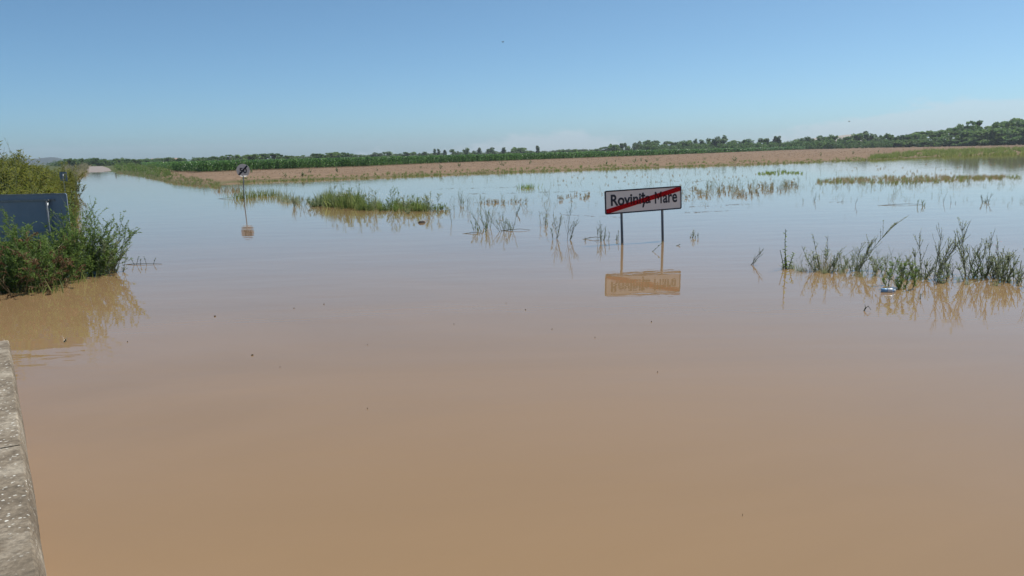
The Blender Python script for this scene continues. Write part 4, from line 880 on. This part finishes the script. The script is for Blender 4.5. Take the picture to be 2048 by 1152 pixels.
def crown_tris(kd): v, t = tris(crown_mb(kd, 420)); return v, t
HV = [crown_tris('shrub') for _ in range(6)]
for nm, x0, x1, n, dd, mt, lab in (('far_scrub', 425, 1300, 190, 640, 'tree_c', 'low hazy scrub along the horizon behind the corn'), ('far_scrub', 1290, 1830, 150, 500, 'tree_a', 'dense dark undergrowth below the right-hand tree row'), ('far_scrub', 100, 430, 80, 480, 'tree_a', 'low dark scrub on the horizon behind the road')):
    pos, rot, sc = [], [], []
    for k in range(n):
        px = rng.uniform(x0, x1); p = pt(px, 320, dd + rng.uniform(-15, 40)); hh = rng.uniform(2.2, 3.6) if x0 < 1200 else rng.uniform(3.0, 5.2); hh *= 1.25
        pos.append((p[0], p[1], 0.4)); rot.append(rng.uniform(0, 6.28)); w_ = rng.uniform(5, 9); sc.append((w_, w_, hh))
    tag(scatter(nm, M[mt], HV, pos, rot, sc), lab, 'scrub', kind='stuff')

# ------------------------------------------------------------------ far houses
def house(px, py, D_, w, label):
    p = pt(px, py, D_); b = empty('house', (p[0], p[1], 0.4), rng.uniform(-.3, .3)); tag(b, label, 'house', 'village houses on the horizon')
    ht = p[2] - 0.4; hw_ = max(2.4, ht * 0.55)
    mb = MB(); mb.box((0, 0, hw_ / 2), (w, 8, hw_)); mb.build('wall', M['plaster'], b)
    mb = MB(); mb.add([(-w / 2 - .4, -4.5, hw_ + .01), (w / 2 + .4, -4.5, hw_ + .01), (w / 2 + .4, 4.5, hw_ + .01), (-w / 2 - .4, 4.5, hw_ + .01), (-w / 2 - .4, 0, ht), (w / 2 + .4, 0, ht)], [(0, 1, 5, 4), (2, 3, 4, 5), (0, 4, 3), (1, 2, 5), (3, 2, 1, 0)]); rf = mb.build('roof', M['roof'], b)
    mb = MB(); mb.box((w * 0.2, 1, ht - 0.1), (0.7, 0.7, 1.2)); mb.build('chimney', M['plaster'], rf)
    for x in (-0.3, 0, 0.3):
        mb = MB(); mb.box((x * w, -4.01, hw_ * 0.55), (1.2, 0.1, 1.3)); mb.build('window', M['glass_dark'], b)
house(314, 317.0, 900, 13, 'far house with reddish tiled roof left of the corn on the horizon')
house(353, 316.0, 900, 10, 'second far reddish roof just above the corn at left')
house(329, 317.2, 950, 8, 'small far roof between the two reddish roofs on the left horizon')

# ------------------------------------------------------------------ birds
def bird(px, py, D_, label, span):
    p = pt(px, py, D_); b = empty('bird', tuple(p), rng.uniform(0, 6)); tag(b, label, 'bird')
    mb = MB(); mb.lathe([(0.004, -0.09), (0.03, -0.05), (0.034, 0.0), (0.022, 0.05), (0.006, 0.09)], 8); mb.v = [(x, z, y) for x, y, z in mb.v]; mb.build('body', M['bird'], b, True)
    for s in (-1, 1):
        mb = MB(); mb.add([(s * .02, .03, .01), (s * span * .5, .02, .05), (s * span, -.05, .02), (s * span * .5, -.06, .045), (s * .02, -.05, .005)], [(0, 1, 3, 4), (1, 2, 3)]); mb.build('wing', M['bird'], b)
    mb = MB(); mb.add([(-.01, -.08, 0), (.01, -.08, 0), (.03, -.15, 0), (-.03, -.15, 0)], [(0, 1, 2, 3)]); mb.build('tail', M['bird'], b)
bird(1005.5, 84, 55, 'small dark bird high in the blue sky at top centre', 0.13)
bird(1698.5, 243, 70, 'small dark bird low over the right-hand tree line', 0.12)

# ------------------------------------------------------------------ flotsam
bb = at(1774, 584); bt = empty('plastic_bottle', (bb[0], bb[1], 0.018), math.radians(-14)); tag(bt, 'blue and white plastic bottle floating by the green weed', 'bottle')
mb = MB(); mb.lathe([(0.02, -0.075), (0.032, -0.07), (0.033, -0.02), (0.029, 0.0), (0.033, 0.02), (0.03, 0.045), (0.014, 0.07), (0.013, 0.082)], 12); mb.v = [(z, x, y) for x, y, z in mb.v]; mb.build('body', M['bottle'], bt, True)
mb = MB(); mb.lathe([(0.0335, -0.028), (0.0345, -0.025), (0.0345, 0.028), (0.0335, 0.031)], 12); mb.v = [(z + 0.03, x, y) for x, y, z in mb.v]; mb.build('wrapper', M['cap'], bt, True)
mb = MB(); mb.lathe([(0.0155, 0.0825), (0.016, 0.084), (0.016, 0.1), (0.014, 0.102)], 12); mb.v = [(z, x, y) for x, y, z in mb.v]; mb.build('cap', M['cap'], bt, True)
def flot(px, py, wpx, label, mat='debris', name='floating_leaf', cat='litter', rz=None, thick=0.35):
    p = at(px, py); L_ = wpx / ppm(p); mb = MB(); n = 9; ring = []
    for k in range(n):
        a = 2 * math.pi * k / n; r = rng.uniform(0.7, 1.1); ring.append((0.5 * L_ * r * math.cos(a), 0.22 * L_ * r * math.sin(a), 0.004 + 0.01 * rng.uniform(0, 1)))
    mb.add(ring + [(x * 0.6, y * 0.6, z + thick * 0.12 * L_) for x, y, z in ring] + [(x, y, -0.01) for x, y, z in ring],
        [tuple(range(n, 2 * n))] + [(k, (k + 1) % n, n + (k + 1) % n, n + k) for k in range(n)] + [(2 * n + k, 2 * n + (k + 1) % n, (k + 1) % n, k) for k in range(n)])
    o = mb.build(name, M[mat]); o.location = (p[0], p[1], 0); o.rotation_euler.z = rng.uniform(-.4, .4) if rz is None else rz
    return tag(o, label, cat, 'litter afloat on the water')
flot(844, 446, 17, 'brown clod floating below the grass bank', 'debris', 'floating_clod', thick=1.6)
flot(848, 443, 9, 'pale scrap floating on the brown clod', 'foam', 'floating_scrap', thick=1.2)
for px, py, w, lab in ((648, 609, 8, 'darkest floating leaf on open water left of centre'), (735, 818, 5, 'lone speck floating low in the centre foreground'), (588, 617, 7, 'faint speck left of the darkest floating leaf'), (1051, 620, 7, 'small leaf afloat at centre of the water'), (1012, 607, 4, 'tiny speck left of the small central leaf'),
        (1303, 644, 7, 'floating speck below the town sign reflection'), (1104, 659, 6, 'floating speck between centre and sign reflection'), (908, 649, 5, 'floating speck right of the centre gap'), (735, 690, 4, 'floating speck above the lone foreground speck'), (1315, 745, 6, 'faint floating speck in the right foreground'), (255, 684, 7, 'dark floating leaf below the left bush reflection'), (560, 735, 4, 'floating speck low on the left side'), (1640, 528, 5, 'floating leaf bit left of the right-hand row'), (1190, 676, 5, 'floating speck lower right of centre'), (1485, 1032, 4, 'speck near the bottom of the picture at right'), (505, 711, 18, 'faint drifting scum streak low on the left'), (430, 633, 16, 'faint drifting scum streak left of the floating leaves'), (200, 342.5, 5, 'white litter at the edge where the road comes out')):
    flot(px, py, w * 0.26, lab, 'foam' if 'white' in lab else 'debris', thick=0.1)
def twig(px, py, dx, hpx, label):
    p = at(px, py); s = ppm(p); r = empty('floating_twig', tuple(p)); tag(r, label, 'twig', 'twigs afloat on the water'); mb = MB()
    mb.tube([(-dx / s / 2, 0, -0.005), (-dx / s / 5, 0.02, 0.5 * hpx / s), (dx / s / 6, 0.0, hpx / s), (dx / s / 2, -0.02, 0.3 * hpx / s)], 0.009, 0.004, 5); mb.build('stick', M['stem_dark'], r)
    mb = MB(); mb.tube([(-dx / s / 6, 0.01, 0.4 * hpx / s), (-dx / s / 12, 0.05, 1.2 * hpx / s)], 0.005, 0.002, 4); mb.build('side_shoot', M['stem_dark'], r)
twig(1734, 622, 12, 10, 'curved dark twig sticking out of water left of the black stick')
twig(131, 684, 8, 6, 'small knotted twig floating at the end of the bush reflection')
twig(1800, 410, 90, 2, 'long thin floating twig at right behind the weed row')
twig(1030, 461, 60, 3, 'thin floating stem right of the round spiky weed')
twig(945, 467, 40, 2, 'short floating stem left of the spiky pair')
twig(470, 397, 70, 4, 'low branch floating at the foot of the round sign')
twig(1185, 478, 40, 4, 'reddish floating stem left of the town sign post')
# straw lines drifting on the far water
pos, rot, sc = [], [], []
sv = MB(); sv.tube([(-0.5, 0, 0.012), (0, 0.03, 0.02), (0.5, 0, 0.012)], 0.007, 0.005, 3)
for (x0, y0, x1, y1, n) in ((870, 378, 1040, 374, 40), (930, 388, 1110, 384, 46), (1100, 384, 1190, 382, 20), (1380, 414, 1500, 408, 30), (1370, 426, 1470, 421, 24), (1480, 361, 1300, 365, 30), (1990, 330, 2048, 327, 20), (1830, 336, 2000, 330, 24), (1660, 405, 1690, 404, 8), (1090, 428, 1260, 436, 20), (1040, 405, 950, 406, 16)):
    for k in range(n):
        t = rng.uniform(0, 1); p = at(x0 + (x1 - x0) * t, y0 + (y1 - y0) * t + rng.normal(0, 0.6)); pos.append((p[0], p[1], 0)); rot.append(rng.normal(0, 0.5)); l_ = rng.uniform(3, 9) / ppm(p); sc.append((l_, l_ * 0.5, 0.35))
tag(scatter('drifting_straw', M['stem_dark'], [tris(sv)], pos, rot, sc), 'thin lines of dark straw drifting on the flood', 'straw', kind='stuff')

# ------------------------------------------------------------------ thin summer haze
hm = bpy.data.materials.new('haze'); hm.use_nodes = True; nt = hm.node_tree; nt.nodes.clear()
ho = nt.nodes.new('ShaderNodeOutputMaterial'); hv = nt.nodes.new('ShaderNodeVolumePrincipled')
hv.inputs['Color'].default_value = (0.80, 0.88, 1.0, 1); hv.inputs['Density'].default_value = 0.00019; hv.inputs['Anisotropy'].default_value = 0.2
nt.links.new(hv.outputs[0], ho.inputs['Volume'])
mb = MB(); mb.box((0, 0, 32), (7200, 7200, 68)); tag(mb.build('haze', hm), 'thin pale summer haze over the flooded plain', 'haze', kind='stuff')
